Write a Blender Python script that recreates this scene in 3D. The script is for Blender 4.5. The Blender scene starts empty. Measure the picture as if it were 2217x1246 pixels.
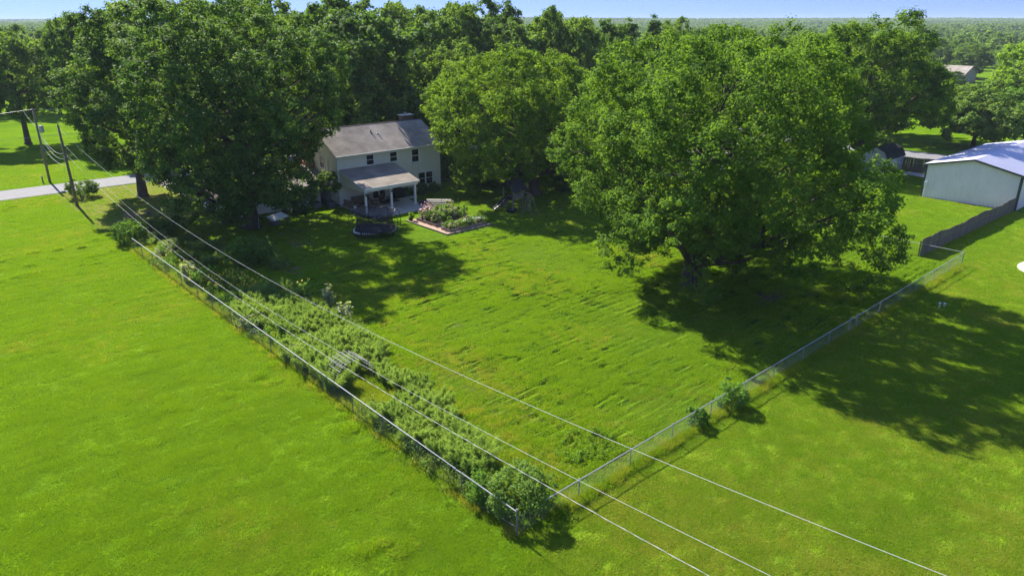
import bpy, math, random
import numpy as np
from mathutils import Vector, Matrix

R = math.radians
random.seed(7)
scn = bpy.context.scene
col = scn.collection

# ------------------------------------------------------------------ camera
# World axes follow the yard: +X along the rear fence, +Y along the side fence.
# The drone hovers above the origin.
CAM_H = 19.5
cam_d = bpy.data.cameras.new('camera')
cam = bpy.data.objects.new('camera', cam_d); col.objects.link(cam)
cam.location = (0, 0, CAM_H)
cam.rotation_euler = (R(90 - 20.35), 0, R(-42))
cam_d.sensor_width = 36; cam_d.lens = 25.09
cam_d.clip_start = 0.5; cam_d.clip_end = 20000
scn.camera = cam

# ------------------------------------------------------------------ light
SUN_EL, SUN_AZ = 41.0, 3.0        # azimuth from +Y towards +X
w = bpy.data.worlds.new('World'); scn.world = w; w.use_nodes = True
nt = w.node_tree
sky = nt.nodes.new('ShaderNodeTexSky'); sky.sky_type = 'NISHITA'; sky.sun_disc = False
sky.sun_elevation = R(SUN_EL); sky.sun_rotation = R(SUN_AZ)
sky.air_density = 1.0; sky.dust_density = 0.0; sky.ozone_density = 4.0; sky.altitude = 200
bg = nt.nodes['Background']; bg.inputs['Strength'].default_value = 0.13
# the clear blue of the photograph starts right above the skyline: read the sky a little higher up
tcw = nt.nodes.new('ShaderNodeTexCoord'); vad = nt.nodes.new('ShaderNodeVectorMath'); vad.operation = 'ADD'; vad.inputs[1].default_value = (0, 0, .95)
vno = nt.nodes.new('ShaderNodeVectorMath'); vno.operation = 'NORMALIZE'
nt.links.new(tcw.outputs['Generated'], vad.inputs[0]); nt.links.new(vad.outputs[0], vno.inputs[0]); nt.links.new(vno.outputs[0], sky.inputs[0])
skt = nt.nodes.new('ShaderNodeMix'); skt.data_type = 'RGBA'; skt.blend_type = 'MULTIPLY'; skt.inputs[0].default_value = 1; skt.inputs[7].default_value = (1.0, .86, .98, 1)
nt.links.new(sky.outputs[0], skt.inputs[6]); nt.links.new(skt.outputs[2], bg.inputs[0])
sd = bpy.data.lights.new('sun', 'SUN'); sd.energy = 4.5; sd.angle = R(0.53); sd.color = (1.0, 0.93, 0.80)
so = bpy.data.objects.new('sun', sd); col.objects.link(so)
ce = math.cos(R(SUN_EL))
sdir = Vector((math.sin(R(SUN_AZ)) * ce, math.cos(R(SUN_AZ)) * ce, math.sin(R(SUN_EL))))
so.rotation_euler = (-sdir).to_track_quat('-Z', 'Y').to_euler()
so.location = sdir * 200

scn.view_settings.view_transform = 'Standard'; scn.view_settings.look = 'None'
scn.view_settings.gamma = 1.0; scn.view_settings.use_curve_mapping = False
scn.view_settings.exposure = 1.55
scn.render.engine = 'CYCLES'
scn.cycles.use_denoising = True
scn.cycles.denoiser = 'OPENIMAGEDENOISE'
scn.cycles.denoising_input_passes = 'RGB_ALBEDO_NORMAL'
scn.cycles.denoising_prefilter = 'NONE'
scn.cycles.max_bounces = 8; scn.cycles.diffuse_bounces = 3; scn.cycles.transmission_bounces = 4
scn.cycles.transparent_max_bounces = 8; scn.cycles.volume_bounces = 0; scn.cycles.glossy_bounces = 2

# ------------------------------------------------------------------ helpers
def W(x, y):
    """camera-aligned ground coordinates (right, ahead) -> world"""
    return (.74314 * x + .66913 * y, -.66913 * x + .74314 * y)

def vnoise(x, y, seed=0):
    rng = np.random.RandomState(seed + 11)
    t = rng.rand(256, 256)
    xi = np.floor(x).astype(int); yi = np.floor(y).astype(int)
    fx = x - xi; fy = y - yi
    fx = fx * fx * (3 - 2 * fx); fy = fy * fy * (3 - 2 * fy)
    a = t[xi % 256, yi % 256]; b = t[(xi + 1) % 256, yi % 256]
    c = t[xi % 256, (yi + 1) % 256]; d = t[(xi + 1) % 256, (yi + 1) % 256]
    return (a * (1 - fx) + b * fx) * (1 - fy) + (c * (1 - fx) + d * fx) * fy

def sstep(a, b, x):
    t = np.clip((x - a) / (b - a), 0, 1)
    return t * t * (3 - 2 * t)

def yard_mask(u, v):
    return sstep(19.5, 21.5, u) * sstep(17.4, 18.4, v) * (1 - sstep(66, 67.5, u)) * (1 - sstep(56, 66, v))

def gz(u, v):
    """height of the turf: windrows in the fenced yard, soft tussocks elsewhere"""
    u = np.asarray(u, float); v = np.asarray(v, float)
    bend = v + 0.5 * vnoise(u / 14, v / 14, 3)
    rows = .38 * (.5 + .5 * np.sin(6.283 * bend / .60)) + .36 * vnoise(u / 5.0, bend / 0.30, 1) + .26 * vnoise(u / 1.3, bend / .26, 14)
    patch = vnoise(u / 7, v / 5, 2)
    ym = yard_mask(u, v)
    z = ym * (0.19 * sstep(.45, .56, rows) * np.clip(.55 + 1.3 * (patch - .3), 0, 1) + 0.03 * vnoise(u / .5, v / .2, 4))
    lf = (1 - sstep(15.4, 15.9, u))
    tus = np.maximum(vnoise(u / .9, v / .45, 5) - .74, 0) * sstep(.45, .8, vnoise(u / 9 + 3, v / 9, 6))
    rows2 = vnoise(u / 2.6, v / .42, 8)
    z = z + lf * (0.8 * tus + 0.045 * rows2 + 0.04 * vnoise(u / .8, v / .30, 9))
    z = z + (1 - ym) * (1 - lf) * (.045 * vnoise(u / .5, v / .32, 10))
    near = 1 - sstep(95, 115, np.hypot(u, v))
    z = z * near
    flat = sstep(35, 37, u) * (1 - sstep(56, 58, u)) * sstep(52, 54, v) * (1 - sstep(83, 85, v))
    z = z * (1 - flat) * (1 - sstep(97.5, 99.5, v)) * (1 - sstep(116, 118, u))
    d = np.hypot(u, v)
    hill = sstep(1200, 3600, d) * (2 + 40 * vnoise(u / 1500 + 5, v / 1500, 12) ** 1.3) + sstep(500, 900, d) * 5 * vnoise(u / 260, v / 260, 15)
    return z + hill

class MB:
    def __init__(s): s.v = []; s.f = []
    def add(s, vs, fs):
        n = len(s.v); s.v += [tuple(p) for p in vs]; s.f += [tuple(i + n for i in f) for f in fs]; return s
    def box(s, x0, x1, y0, y1, z0, z1):
        return s.add([(x0,y0,z0),(x1,y0,z0),(x1,y1,z0),(x0,y1,z0),(x0,y0,z1),(x1,y0,z1),(x1,y1,z1),(x0,y1,z1)],
                     [(0,3,2,1),(4,5,6,7),(0,1,5,4),(1,2,6,5),(2,3,7,6),(3,0,4,7)])
    def poly(s, *p): return s.add(p, [tuple(range(len(p)))])
    def prism(s, pts, d):
        """extrude polygon pts (3D) by vector d"""
        n = len(pts); q = [(p[0]+d[0], p[1]+d[1], p[2]+d[2]) for p in pts]
        return s.add(list(pts) + q, [tuple(range(n))[::-1], tuple(range(n, 2*n))] + [(i, (i+1) % n, n+(i+1) % n, n+i) for i in range(n)])
    def tube(s, pts, rad, n=6, caps=True):
        pts = [Vector(p) for p in pts]
        if not hasattr(rad, '__len__'): rad = [rad] * len(pts)
        vs = []; fs = []
        t = (pts[1] - pts[0]).normalized()
        a = t.cross(Vector((0, 0, 1)));
        if a.length < .05: a = t.cross(Vector((1, 0, 0)))
        a.normalize()
        for i, p in enumerate(pts):
            if i == 0: t = pts[1] - pts[0]
            elif i == len(pts) - 1: t = pts[-1] - pts[-2]
            else: t = pts[i+1] - pts[i-1]
            t.normalize()
            a = (a - t * a.dot(t)).normalized(); b = t.cross(a)
            for k in range(n):
                g = 2 * math.pi * k / n
                vs.append(p + (a * math.cos(g) + b * math.sin(g)) * rad[i])
        for i in range(len(pts) - 1):
            for k in range(n):
                fs.append((i*n+k, i*n+(k+1) % n, (i+1)*n+(k+1) % n, (i+1)*n+k))
        if caps:
            fs.append(tuple(range(n))[::-1]); fs.append(tuple(range((len(pts)-1)*n, len(pts)*n)))
        return s.add(vs, fs)
    def lathe(s, prof, cx, cy, n=14):
        vs = []; fs = []
        for (r, z) in prof:
            for k in range(n):
                g = 2*math.pi*k/n; vs.append((cx+r*math.cos(g), cy+r*math.sin(g), z))
        for i in range(len(prof)-1):
            for k in range(n): fs.append((i*n+k, i*n+(k+1) % n, (i+1)*n+(k+1) % n, (i+1)*n+k))
        fs.append(tuple(range(n))[::-1]); fs.append(tuple(range((len(prof)-1)*n, len(prof)*n)))
        return s.add(vs, fs)
    def mesh(s, name, m, off=(0, 0, 0), smooth=False):
        me = bpy.data.meshes.new(name)
        me.from_pydata([(p[0]-off[0], p[1]-off[1], p[2]-off[2]) for p in s.v], [], s.f)
        me.materials.append(m)
        if smooth: me.polygons.foreach_set('use_smooth', [True]*len(me.polygons))
        me.update(); return me
    def build(s, name, m, parent=None, smooth=False, label=None, stuff=False):
        root = parent
        off = Vector((0, 0, 0))
        while root is not None: off += root.location; root = root.parent
        o = bpy.data.objects.new(name, s.mesh(name, m, off, smooth)); col.objects.link(o)
        if parent is not None: o.parent = parent
        if label: o['label'] = label
        if stuff: o['kind'] = 'stuff'
        return o

def thing(name, label, cat, loc=(0, 0, 0), rz=0, group=None):
    o = bpy.data.objects.new(name, None); col.objects.link(o)
    o.empty_display_size = .3
    o.location = loc; o.rotation_euler = (0, 0, rz)
    o['label'] = label; o['category'] = cat
    if group: o['group'] = group
    return o

def tag(o, label=None, cat=None, group=None, kind=None):
    if label: o['label'] = label
    if cat: o['category'] = cat
    if group: o['group'] = group
    if kind: o['kind'] = kind
    return o

def struct(name, mb, m, smooth=False, parent=None):
    o = mb.build(name, m, parent, smooth)
    if parent is None: o['kind'] = 'structure'
    return o

def dup(src, loc=None, rz=None, sc=None, label=None):
    def rec(o, par):
        c = o.copy(); col.objects.link(c)
        if par is not None: c.parent = par
        for ch in [x for x in KIDS.get(o.name, [])]: rec(ch, c)
        return c
    KIDS = {}
    for o in bpy.data.objects:
        if o.parent is not None: KIDS.setdefault(o.parent.name, []).append(o)
    c = rec(src, None)
    if loc is not None: c.location = loc
    if rz is not None: c.rotation_euler = (0, 0, rz)
    if sc is not None: c.scale = (sc, sc, sc) if not hasattr(sc, '__len__') else sc
    if label: c['label'] = label
    return c

# ------------------------------------------------------------------ materials
def newmat(name):
    m = bpy.data.materials.new(name); m.use_nodes = True
    n = m.node_tree.nodes; l = m.node_tree.links
    return m, n, l, n['Principled BSDF']

def N(n, kind, **kw):
    x = n.new(kind)
    for k, v in kw.items():
        if k.startswith('_'): x.inputs[k[1:].replace('_', ' ')].default_value = v
        else: setattr(x, k, v)
    return x

def ramp(n, stops):
    r = n.new('ShaderNodeValToRGB'); e = r.color_ramp.elements
    while len(e) < len(stops): e.new(.5)
    for i, (p, c) in enumerate(stops):
        e[i].position = p; e[i].color = (*c, 1) if len(c) == 3 else c
    return r

def simple(name, c, rough=.7, var=.2, scale=3.0, bump=0, bscale=30, metal=0, spec=.3, stretch=None, c2=None):
    m, n, l, b = newmat(name)
    tc = N(n, 'ShaderNodeTexCoord'); src = tc.outputs['Object']
    if stretch:
        mp = N(n, 'ShaderNodeMapping'); mp.inputs['Scale'].default_value = stretch
        l.new(src, mp.inputs[0]); src = mp.outputs[0]
    no = N(n, 'ShaderNodeTexNoise', _Scale=scale, _Detail=5.0, _Roughness=.65); l.new(src, no.inputs['Vector'])
    lo = tuple(x * (1 - var) for x in c); hi = tuple(min(1, x * (1 + var)) for x in c)
    if c2: lo = c2
    rp = ramp(n, [(.3, lo), (.7, hi)]); l.new(no.outputs[0], rp.inputs[0])
    l.new(rp.outputs[0], b.inputs['Base Color'])
    b.inputs['Roughness'].default_value = rough; b.inputs['Metallic'].default_value = metal
    b.inputs['Specular IOR Level'].default_value = spec
    if bump:
        n2 = N(n, 'ShaderNodeTexNoise', _Scale=bscale, _Detail=3.0); l.new(src, n2.inputs['Vector'])
        bp = N(n, 'ShaderNodeBump', _Strength=bump, _Distance=.02); l.new(n2.outputs[0], bp.inputs['Height'])
        l.new(bp.outputs[0], b.inputs['Normal'])
    return m

def leafmat(name, dark, mid, light, trans=.35, rough=.75, spec=.06, tcol=None):
    """leaf: diffuse + translucent + a little sheen, colour from the per-leaf 'tint'"""
    m, n, l, b = newmat(name)
    at = N(n, 'ShaderNodeAttribute', attribute_name='tint')
    oi = N(n, 'ShaderNodeObjectInfo')
    geo = N(n, 'ShaderNodeNewGeometry')
    no = N(n, 'ShaderNodeTexNoise', _Scale=.35, _Detail=2.0); l.new(geo.outputs['Position'], no.inputs['Vector'])
    ad = N(n, 'ShaderNodeMath', operation='MULTIPLY_ADD'); l.new(no.outputs[0], ad.inputs[0]); ad.inputs[1].default_value = .5
    l.new(at.outputs['Fac'], ad.inputs[2])
    ad2 = N(n, 'ShaderNodeMath', operation='MULTIPLY_ADD'); l.new(oi.outputs['Random'], ad2.inputs[0]); ad2.inputs[1].default_value = .38
    l.new(ad.outputs[0], ad2.inputs[2])
    rp = ramp(n, [(.25, dark), (.7, mid), (1.25 / 1.3, light)]); l.new(ad2.outputs[0], rp.inputs[0])
    l.new(rp.outputs[0], b.inputs['Base Color'])
    b.inputs['Roughness'].default_value = rough; b.inputs['Specular IOR Level'].default_value = spec
    tr = N(n, 'ShaderNodeBsdfTranslucent')
    mx = N(n, 'ShaderNodeMix', data_type='RGBA', blend_type='MULTIPLY'); mx.inputs[0].default_value = 1
    l.new(rp.outputs[0], mx.inputs[6]); mx.inputs[7].default_value = (*(tcol or (1.9, 1.75, .7)), 1)
    l.new(mx.outputs[2], tr.inputs[0])
    ms = N(n, 'ShaderNodeMixShader'); ms.inputs[0].default_value = trans
    l.new(b.outputs[0], ms.inputs[1]); l.new(tr.outputs[0], ms.inputs[2])
    l.new(ms.outputs[0], n['Material Output'].inputs[0])
    return m

M = {}
M['leaf_maple'] = leafmat('leaf_maple', (.024, .062, .010), (.052, .118, .016), (.105, .195, .026), .42)
M['leaf_dome'] = leafmat('leaf_dome', (.036, .084, .010), (.076, .158, .016), (.15, .25, .026), .45)
M['leaf_oak'] = leafmat('leaf_oak', (.029, .073, .014), (.062, .135, .022), (.125, .215, .040), .40, rough=.65, spec=.12)
M['leaf_far'] = leafmat('leaf_far', (.034, .080, .015), (.068, .140, .024), (.13, .22, .036), .45)
M['leaf_bush'] = leafmat('leaf_bush', (.035, .085, .015), (.07, .155, .025), (.13, .25, .04), .42)
M['leaf_fern'] = leafmat('leaf_fern', (.060, .122, .040), (.105, .190, .058), (.17, .270, .085), .55)
M['leaf_bright'] = leafmat('leaf_bright', (.06, .13, .01), (.11, .21, .015), (.18, .3, .03), .4)
M['leaf_silver'] = leafmat('leaf_silver', (.09, .14, .06), (.17, .23, .11), (.29, .34, .20), .35)
M['petal_yellow'] = simple('petal_yellow', (.65, .50, .02), .6, .2)
M['petal_pink'] = simple('petal_pink', (.6, .32, .38), .6, .3)
M['petal_white'] = simple('petal_white', (.65, .65, .6), .6, .1)
M['bark'] = simple('bark', (.085, .065, .048), .95, .45, 2.5, .9, 12, stretch=(3, 3, .6))
M['bark_grey'] = simple('bark_grey', (.13, .115, .095), .95, .4, 2.5, .9, 12, stretch=(3, 3, .6))
M['pole_wood'] = simple('pole_wood', (.17, .135, .10), .9, .35, 3, .5, 30, stretch=(4, 4, .3))
M['stem'] = simple('stem', (.10, .14, .04), .8, .3)

def turf_material():
    m, n, l, b = newmat('turf')
    geo = N(n, 'ShaderNodeNewGeometry')
    P = geo.outputs['Position']
    sep = N(n, 'ShaderNodeSeparateXYZ'); l.new(P, sep.inputs[0])
    def noise(scale, detail=4.0, rough=.6, sc=None, off=0):
        s = P
        mp = N(n, 'ShaderNodeMapping'); mp.inputs['Scale'].default_value = sc or (1, 1, 1)
        mp.inputs['Location'].default_value = (off, off, 0)
        l.new(s, mp.inputs[0])
        x = N(n, 'ShaderNodeTexNoise', _Scale=scale, _Detail=detail, _Roughness=rough); l.new(mp.outputs[0], x.inputs['Vector'])
        return x.outputs[0]
    def mixc(fac, a, bcol, mode='MIX'):
        x = N(n, 'ShaderNodeMix', data_type='RGBA', blend_type=mode)
        if isinstance(fac, float): x.inputs[0].default_value = fac
        else: l.new(fac, x.inputs[0])
        for i, c in ((6, a), (7, bcol)):
            if isinstance(c, tuple): x.inputs[i].default_value = (*c, 1)
            else: l.new(c, x.inputs[i])
        return x.outputs[2]
    def mapr(v, a, bb, c=0., d=1., smooth=True):
        x = N(n, 'ShaderNodeMapRange'); x.interpolation_type = 'SMOOTHSTEP' if smooth else 'LINEAR'
        l.new(v, x.inputs[0]); x.inputs[1].default_value = a; x.inputs[2].default_value = bb
        x.inputs[3].default_value = c; x.inputs[4].default_value = d
        return x.outputs[0]
    def mul(a, bb, op='MULTIPLY'):
        x = N(n, 'ShaderNodeMath', operation=op)
        for i, c in enumerate((a, bb)):
            if isinstance(c, float): x.inputs[i].default_value = c
            else: l.new(c, x.inputs[i])
        return x.outputs[0]
    def disc(cx, cy, rx, ry, soft=.4):
        dx = mul(mul(sep.outputs[0], -float(cx), 'ADD'), 1. / rx); dy = mul(mul(sep.outputs[1], -float(cy), 'ADD'), 1. / ry)
        d = mul(mul(dx, dx), mul(dy, dy), 'ADD')
        d = mul(d, mul(noise(.9, 5., .7), 1.6), 'ADD')
        return mapr(d, 1.9, 1.9 - 2 * soft)
    g0, g1, g2 = (.082, .168, .0070), (.126, .225, .0085), (.178, .255, .012)
    base = mixc(mapr(noise(.12, 4.), .35, .65), g0, g1)
    base = mixc(mul(mapr(noise(.35, 5., .7, None, 40), .45, .75), .7), base, g2)
    # deeper, cooler green in the far left field, drier yellow-green in the right-hand lawn
    right = mul(mapr(sep.outputs[1], 17.8, 17.0), mapr(sep.outputs[0], 15.8, 16.4))
    base = mixc(mul(right, .55), base, (.150, .215, .014))
    dry = mul(mapr(sep.outputs[0], 14.8, 16.6), mapr(sep.outputs[1], 76., 80.))
    dry = mul(dry, mapr(sep.outputs[1], 100.8, 99.8))
    dry = mul(dry, mapr(sep.outputs[0], 34., 24.))
    base = mixc(mul(dry, mapr(noise(.4, 5., .7), .3, .62, .25, .8)), base, (.24, .20, .07))
    # fine grain: dark gaps and pale blade tips
    gr = noise(9., 4., .75, (1, 1.5, 1))
    base = mixc(mapr(gr, .32, .54, .8, 0.), base, (.020, .050, .004))
    gr3 = noise(3.2, 5., .75, (1, 1.8, 1), 57)
    base = mixc(mapr(gr3, .34, .50, .65, 0.), base, (.032, .078, .005))
    gr2 = noise(4.5, 5., .7, (.6, 1.6, 1), 13)
    base = mixc(mapr(gr2, .52, .78, 0., .5), base, (.165, .255, .018))
    # mown yard: shadows of the rows painted as dark streaks, pale clippings between
    ym = mul(mul(mapr(sep.outputs[0], 19.5, 21.5), mapr(sep.outputs[1], 17.4, 18.)), mul(mapr(sep.outputs[0], 67.5, 66.), mapr(sep.outputs[1], 60., 50.)))
    rows = noise(1., 4., .7, (.16, 2.8, 1), 5)
    base = mixc(mul(ym, mapr(rows, .38, .50, .85, 0.)), base, (.028, .072, .006))
    rows3 = noise(1., 3., .6, (.22, 4.0, 1), 31)
    base = mixc(mul(ym, mapr(rows3, .36, .46, .8, 0.)), base, (.035, .065, .012))
    base = mixc(mul(ym, mapr(noise(1., 4., .7, (.5, 2.0, 1), 77), .52, .68, 0., .55)), base, (.150, .185, .022))
    # weedy dry edge next to the garden strip
    edge = mul(mul(mapr(sep.outputs[0], 18., 20.), mapr(sep.outputs[0], 27., 20.)), mul(mapr(sep.outputs[1], 17.4, 18.), mapr(sep.outputs[1], 48., 36.)))
    base = mixc(mul(edge, mapr(noise(1.1, 5., .75), .42, .66, 0., .75)), base, (.165, .165, .035))
    # bare soil
    soil = mixc(noise(3., 5.), (.10, .065, .045), (.20, .145, .105))
    for (cx, cy, rx, ry) in ((48.3, 24.6, 3.4, 1.3), (45.2, 27.6, 1.6, .8), (45.6, 29.9, 1.9, 1.7), (52., 22.6, 1.6, .7), (24.2, 38.4, .7, .5), (33.6, 66.4, 1.6, .8),
                             (30., 65.6, 2.2, 1.1), (28.4, 61.5, 1.3, 1.9), (21., 83., 3.4, 3.4), (24.2, 55., .9, 2.4), (33.2, 68.2, 1.3, .8), (27.4, 36., .5, .3), (22.4, 28., .5, .9), (106.3, 36.0, 3.6, .9), (98., 37.0, 4.5, .6)):
        base = mixc(mul(disc(cx, cy, rx, ry), .8), base, soil)
    l.new(base, b.inputs['Base Color'])
    b.inputs['Roughness'].default_value = .95; b.inputs['Specular IOR Level'].default_value = .0
    bh = mul(mul(gr, .6), mul(gr2, 1.), 'ADD')
    bp = N(n, 'ShaderNodeBump', _Strength=.85, _Distance=.09); l.new(bh, bp.inputs['Height'])
    l.new(bp.outputs[0], b.inputs['Normal'])
    tr = N(n, 'ShaderNodeBsdfTranslucent')
    return m
M['turf'] = turf_material()
M['blade'] = leafmat('blade', (.084, .17, .007), (.128, .24, .009), (.195, .31, .014), .5, rough=.6, spec=.15, tcol=(1.5, 1.5, .5))
M['blade_yellow'] = leafmat('blade_yellow', (.13, .19, .012), (.21, .27, .024), (.30, .33, .05), .5, rough=.6, spec=.15, tcol=(1.5, 1.4, .6))

M['asphalt'] = simple('asphalt', (.17, .17, .18), .9, .12, 1.2, .3, 60)
M['tar'] = simple('tar', (.03, .03, .03), .9, .4, 2)
M['concrete'] = simple('concrete', (.44, .41, .37), .85, .12, 1.1, .2, 40)
M['siding'] = simple('siding', (.74, .70, .61), .6, .05, .8, spec=.3)
M['trim'] = simple('trim', (.72, .73, .72), .5, .04)
M['gutter'] = simple('gutter', (.60, .59, .54), .5, .05)
M['frame_dark'] = simple('frame_dark', (.05, .05, .05), .5, .2)
M['foundation'] = simple('foundation', (.22, .24, .26), .9, .2)
M['soffit'] = simple('soffit', (.35, .34, .31), .8, .1)
def shingles(name, c1, c2, c3):
    m, n, l, b = newmat(name)
    tc = N(n, 'ShaderNodeTexCoord')
    br = N(n, 'ShaderNodeTexBrick', _Scale=1.0); br.offset = .5
    br.inputs['Brick Width'].default_value = .42; br.inputs['Row Height'].default_value = .16
    br.inputs['Mortar Size'].default_value = .012; br.inputs['Bias'].default_value = 0
    br.inputs['Color1'].default_value = (*c1, 1); br.inputs['Color2'].default_value = (*c2, 1); br.inputs['Mortar'].default_value = (*[x * .45 for x in c1], 1)
    l.new(tc.outputs['Object'], br.inputs['Vector'])
    no = N(n, 'ShaderNodeTexNoise', _Scale=7.0, _Detail=5.0, _Roughness=.8); l.new(tc.outputs['Object'], no.inputs['Vector'])
    no2 = N(n, 'ShaderNodeTexNoise', _Scale=.5, _Detail=4.0); l.new(tc.outputs['Object'], no2.inputs['Vector'])
    mx = N(n, 'ShaderNodeMix', data_type='RGBA'); l.new(no.outputs[0], mx.inputs[0]); l.new(br.outputs[0], mx.inputs[6]); mx.inputs[7].default_value = (*c3, 1)
    rp = ramp(n, [(.35, (.72, .72, .72)), (.65, (1.1, 1.1, 1.1))]); l.new(no2.outputs[0], rp.inputs[0])
    m2 = N(n, 'ShaderNodeMix', data_type='RGBA', blend_type='MULTIPLY'); m2.inputs[0].default_value = 1
    l.new(mx.outputs[2], m2.inputs[6]); l.new(rp.outputs[0], m2.inputs[7])
    l.new(m2.outputs[2], b.inputs['Base Color']); b.inputs['Roughness'].default_value = .95; b.inputs['Specular IOR Level'].default_value = .1
    bp = N(n, 'ShaderNodeBump', _Strength=.6, _Distance=.02); l.new(no.outputs[0], bp.inputs['Height']); l.new(bp.outputs[0], b.inputs['Normal'])
    return m
M['shingle'] = shingles('shingle', (.22, .195, .17), (.32, .285, .25), (.37, .32, .275))
M['shingle_dark'] = shingles('shingle_dark', (.03, .04, .035), (.05, .06, .055), (.06, .07, .06))
M['shingle_pale'] = shingles('shingle_pale', (.30, .27, .25), (.38, .35, .33), (.42, .38, .35))
def brickmat():
    m, n, l, b = newmat('brickwork')
    tc = N(n, 'ShaderNodeTexCoord'); mp = N(n, 'ShaderNodeMapping'); mp.inputs['Rotation'].default_value = (R(90), 0, R(90))
    l.new(tc.outputs['Object'], mp.inputs[0])
    br = N(n, 'ShaderNodeTexBrick', _Scale=1.0); br.inputs['Brick Width'].default_value = .22; br.inputs['Row Height'].default_value = .075
    br.inputs['Mortar Size'].default_value = .008
    br.inputs['Color1'].default_value = (.27, .085, .045, 1); br.inputs['Color2'].default_value = (.16, .055, .035, 1); br.inputs['Mortar'].default_value = (.3, .27, .23, 1)
    l.new(mp.outputs[0], br.inputs[0]); l.new(br.outputs[0], b.inputs['Base Color']); b.inputs['Roughness'].default_value = .95
    return m
M['brick'] = brickmat()
M['brick_dark'] = simple('brick_dark', (.12, .09, .075), .95, .3, 6)
m, n, l, b = newmat('glass_dark')
b.inputs['Base Color'].default_value = (.012, .014, .016, 1); b.inputs['Roughness'].default_value = .12; b.inputs['Specular IOR Level'].default_value = .6
M['glass'] = m
M['black_cover'] = simple('black_cover', (.012, .012, .014), .6, .3, 3, .5, 8)
M['black_mesh'] = simple('black_mesh', (.02, .021, .024), .7, .15, 2)
M['metal_dark'] = simple('metal_dark', (.03, .03, .035), .45, .2)
M['galv'] = simple('galv', (.34, .35, .355), .5, .15, 6, metal=.5)
M['galv_old'] = simple('galv_old', (.20, .19, .18), .6, .3, 6, metal=.3)
M['wire'] = simple('wire', (.48, .48, .46), .5, .1, metal=.1)
M['timber_grey'] = simple('timber_grey', (.17, .145, .12), .95, .4, 2, .5, 20, stretch=(2, 2, 8))
M['timber_tan'] = simple('timber_tan', (.26, .21, .16), .9, .3, 3, .4, 20)
M['timber_dark'] = simple('timber_dark', (.075, .06, .045), .95, .35, 3, .4, 20)
M['timber_white'] = simple('timber_white', (.40, .38, .35), .8, .15, 3)
M['mulch'] = simple('mulch', (.33, .22, .165), .95, .45, 9, .8, 25)
M['soil'] = simple('soil', (.07, .05, .035), .98, .4, 5, .8, 25)
M['sofa'] = simple('sofa', (.22, .17, .12), .9, .15, 4)
M['wicker'] = simple('wicker', (.13, .095, .065), .8, .3, 20, .4, 60)
M['tabletop'] = simple('tabletop', (.30, .23, .17), .6, .2, 4)
M['rug'] = simple('rug', (.05, .06, .075), .95, .3, 3)
M['plastic_white'] = simple('plastic_white', (.75, .75, .72), .4, .04)
M['plastic_grey'] = simple('plastic_grey', (.13, .145, .15), .6, .15)
M['plastic_navy'] = simple('plastic_navy', (.012, .02, .045), .35, .1, spec=.5)
M['plastic_green'] = simple('plastic_green', (.22, .32, .27), .6, .1)
M['stone'] = simple('stone', (.38, .36, .33), .9, .2, 3, .5, 10)
def ribbed(name, c, axis, pitch, rough=.45, metal=.2, spec=.5):
    m = simple(name, c, rough, .06, .6, metal=metal, spec=spec); return m
M['barn_wall'] = ribbed('barn_wall', (.80, .735, .76), 1, .3)
M['barn_roof'] = ribbed('barn_roof', (.42, .43, .52), 0, .3, .38, .4)
M['barn_trim'] = simple('barn_trim', (.06, .065, .07), .5, .1)
M['shed_wall'] = simple('shed_wall', (.42, .44, .47), .6, .06)
M['house_far_wall'] = simple('house_far_wall', (.34, .30, .25), .8, .1)

# ------------------------------------------------------------------ geometry-node scatter (for uncountable growth only)
def raw_mesh(name, verts, faces_k, m, tint=None, k=4):
    """verts (n,3) float array, faces as consecutive runs of k vertices"""
    me = bpy.data.meshes.new(name)
    nv = len(verts); nf = faces_k
    me.vertices.add(nv); me.vertices.foreach_set('co', np.ascontiguousarray(verts, np.float32).ravel())
    me.loops.add(nf * k); me.loops.foreach_set('vertex_index', np.arange(nf * k, dtype=np.int32))
    me.polygons.add(nf); me.polygons.foreach_set('loop_start', np.arange(0, nf * k, k, dtype=np.int32))
    try: me.polygons.foreach_set('loop_total', np.full(nf, k, np.int32))
    except Exception: pass
    if tint is not None:
        a = me.attributes.new('tint', 'FLOAT', 'FACE'); a.data.foreach_set('value', np.asarray(tint, np.float32))
    me.materials.append(m); me.update(calc_edges=True); me.validate()
    return me

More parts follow.
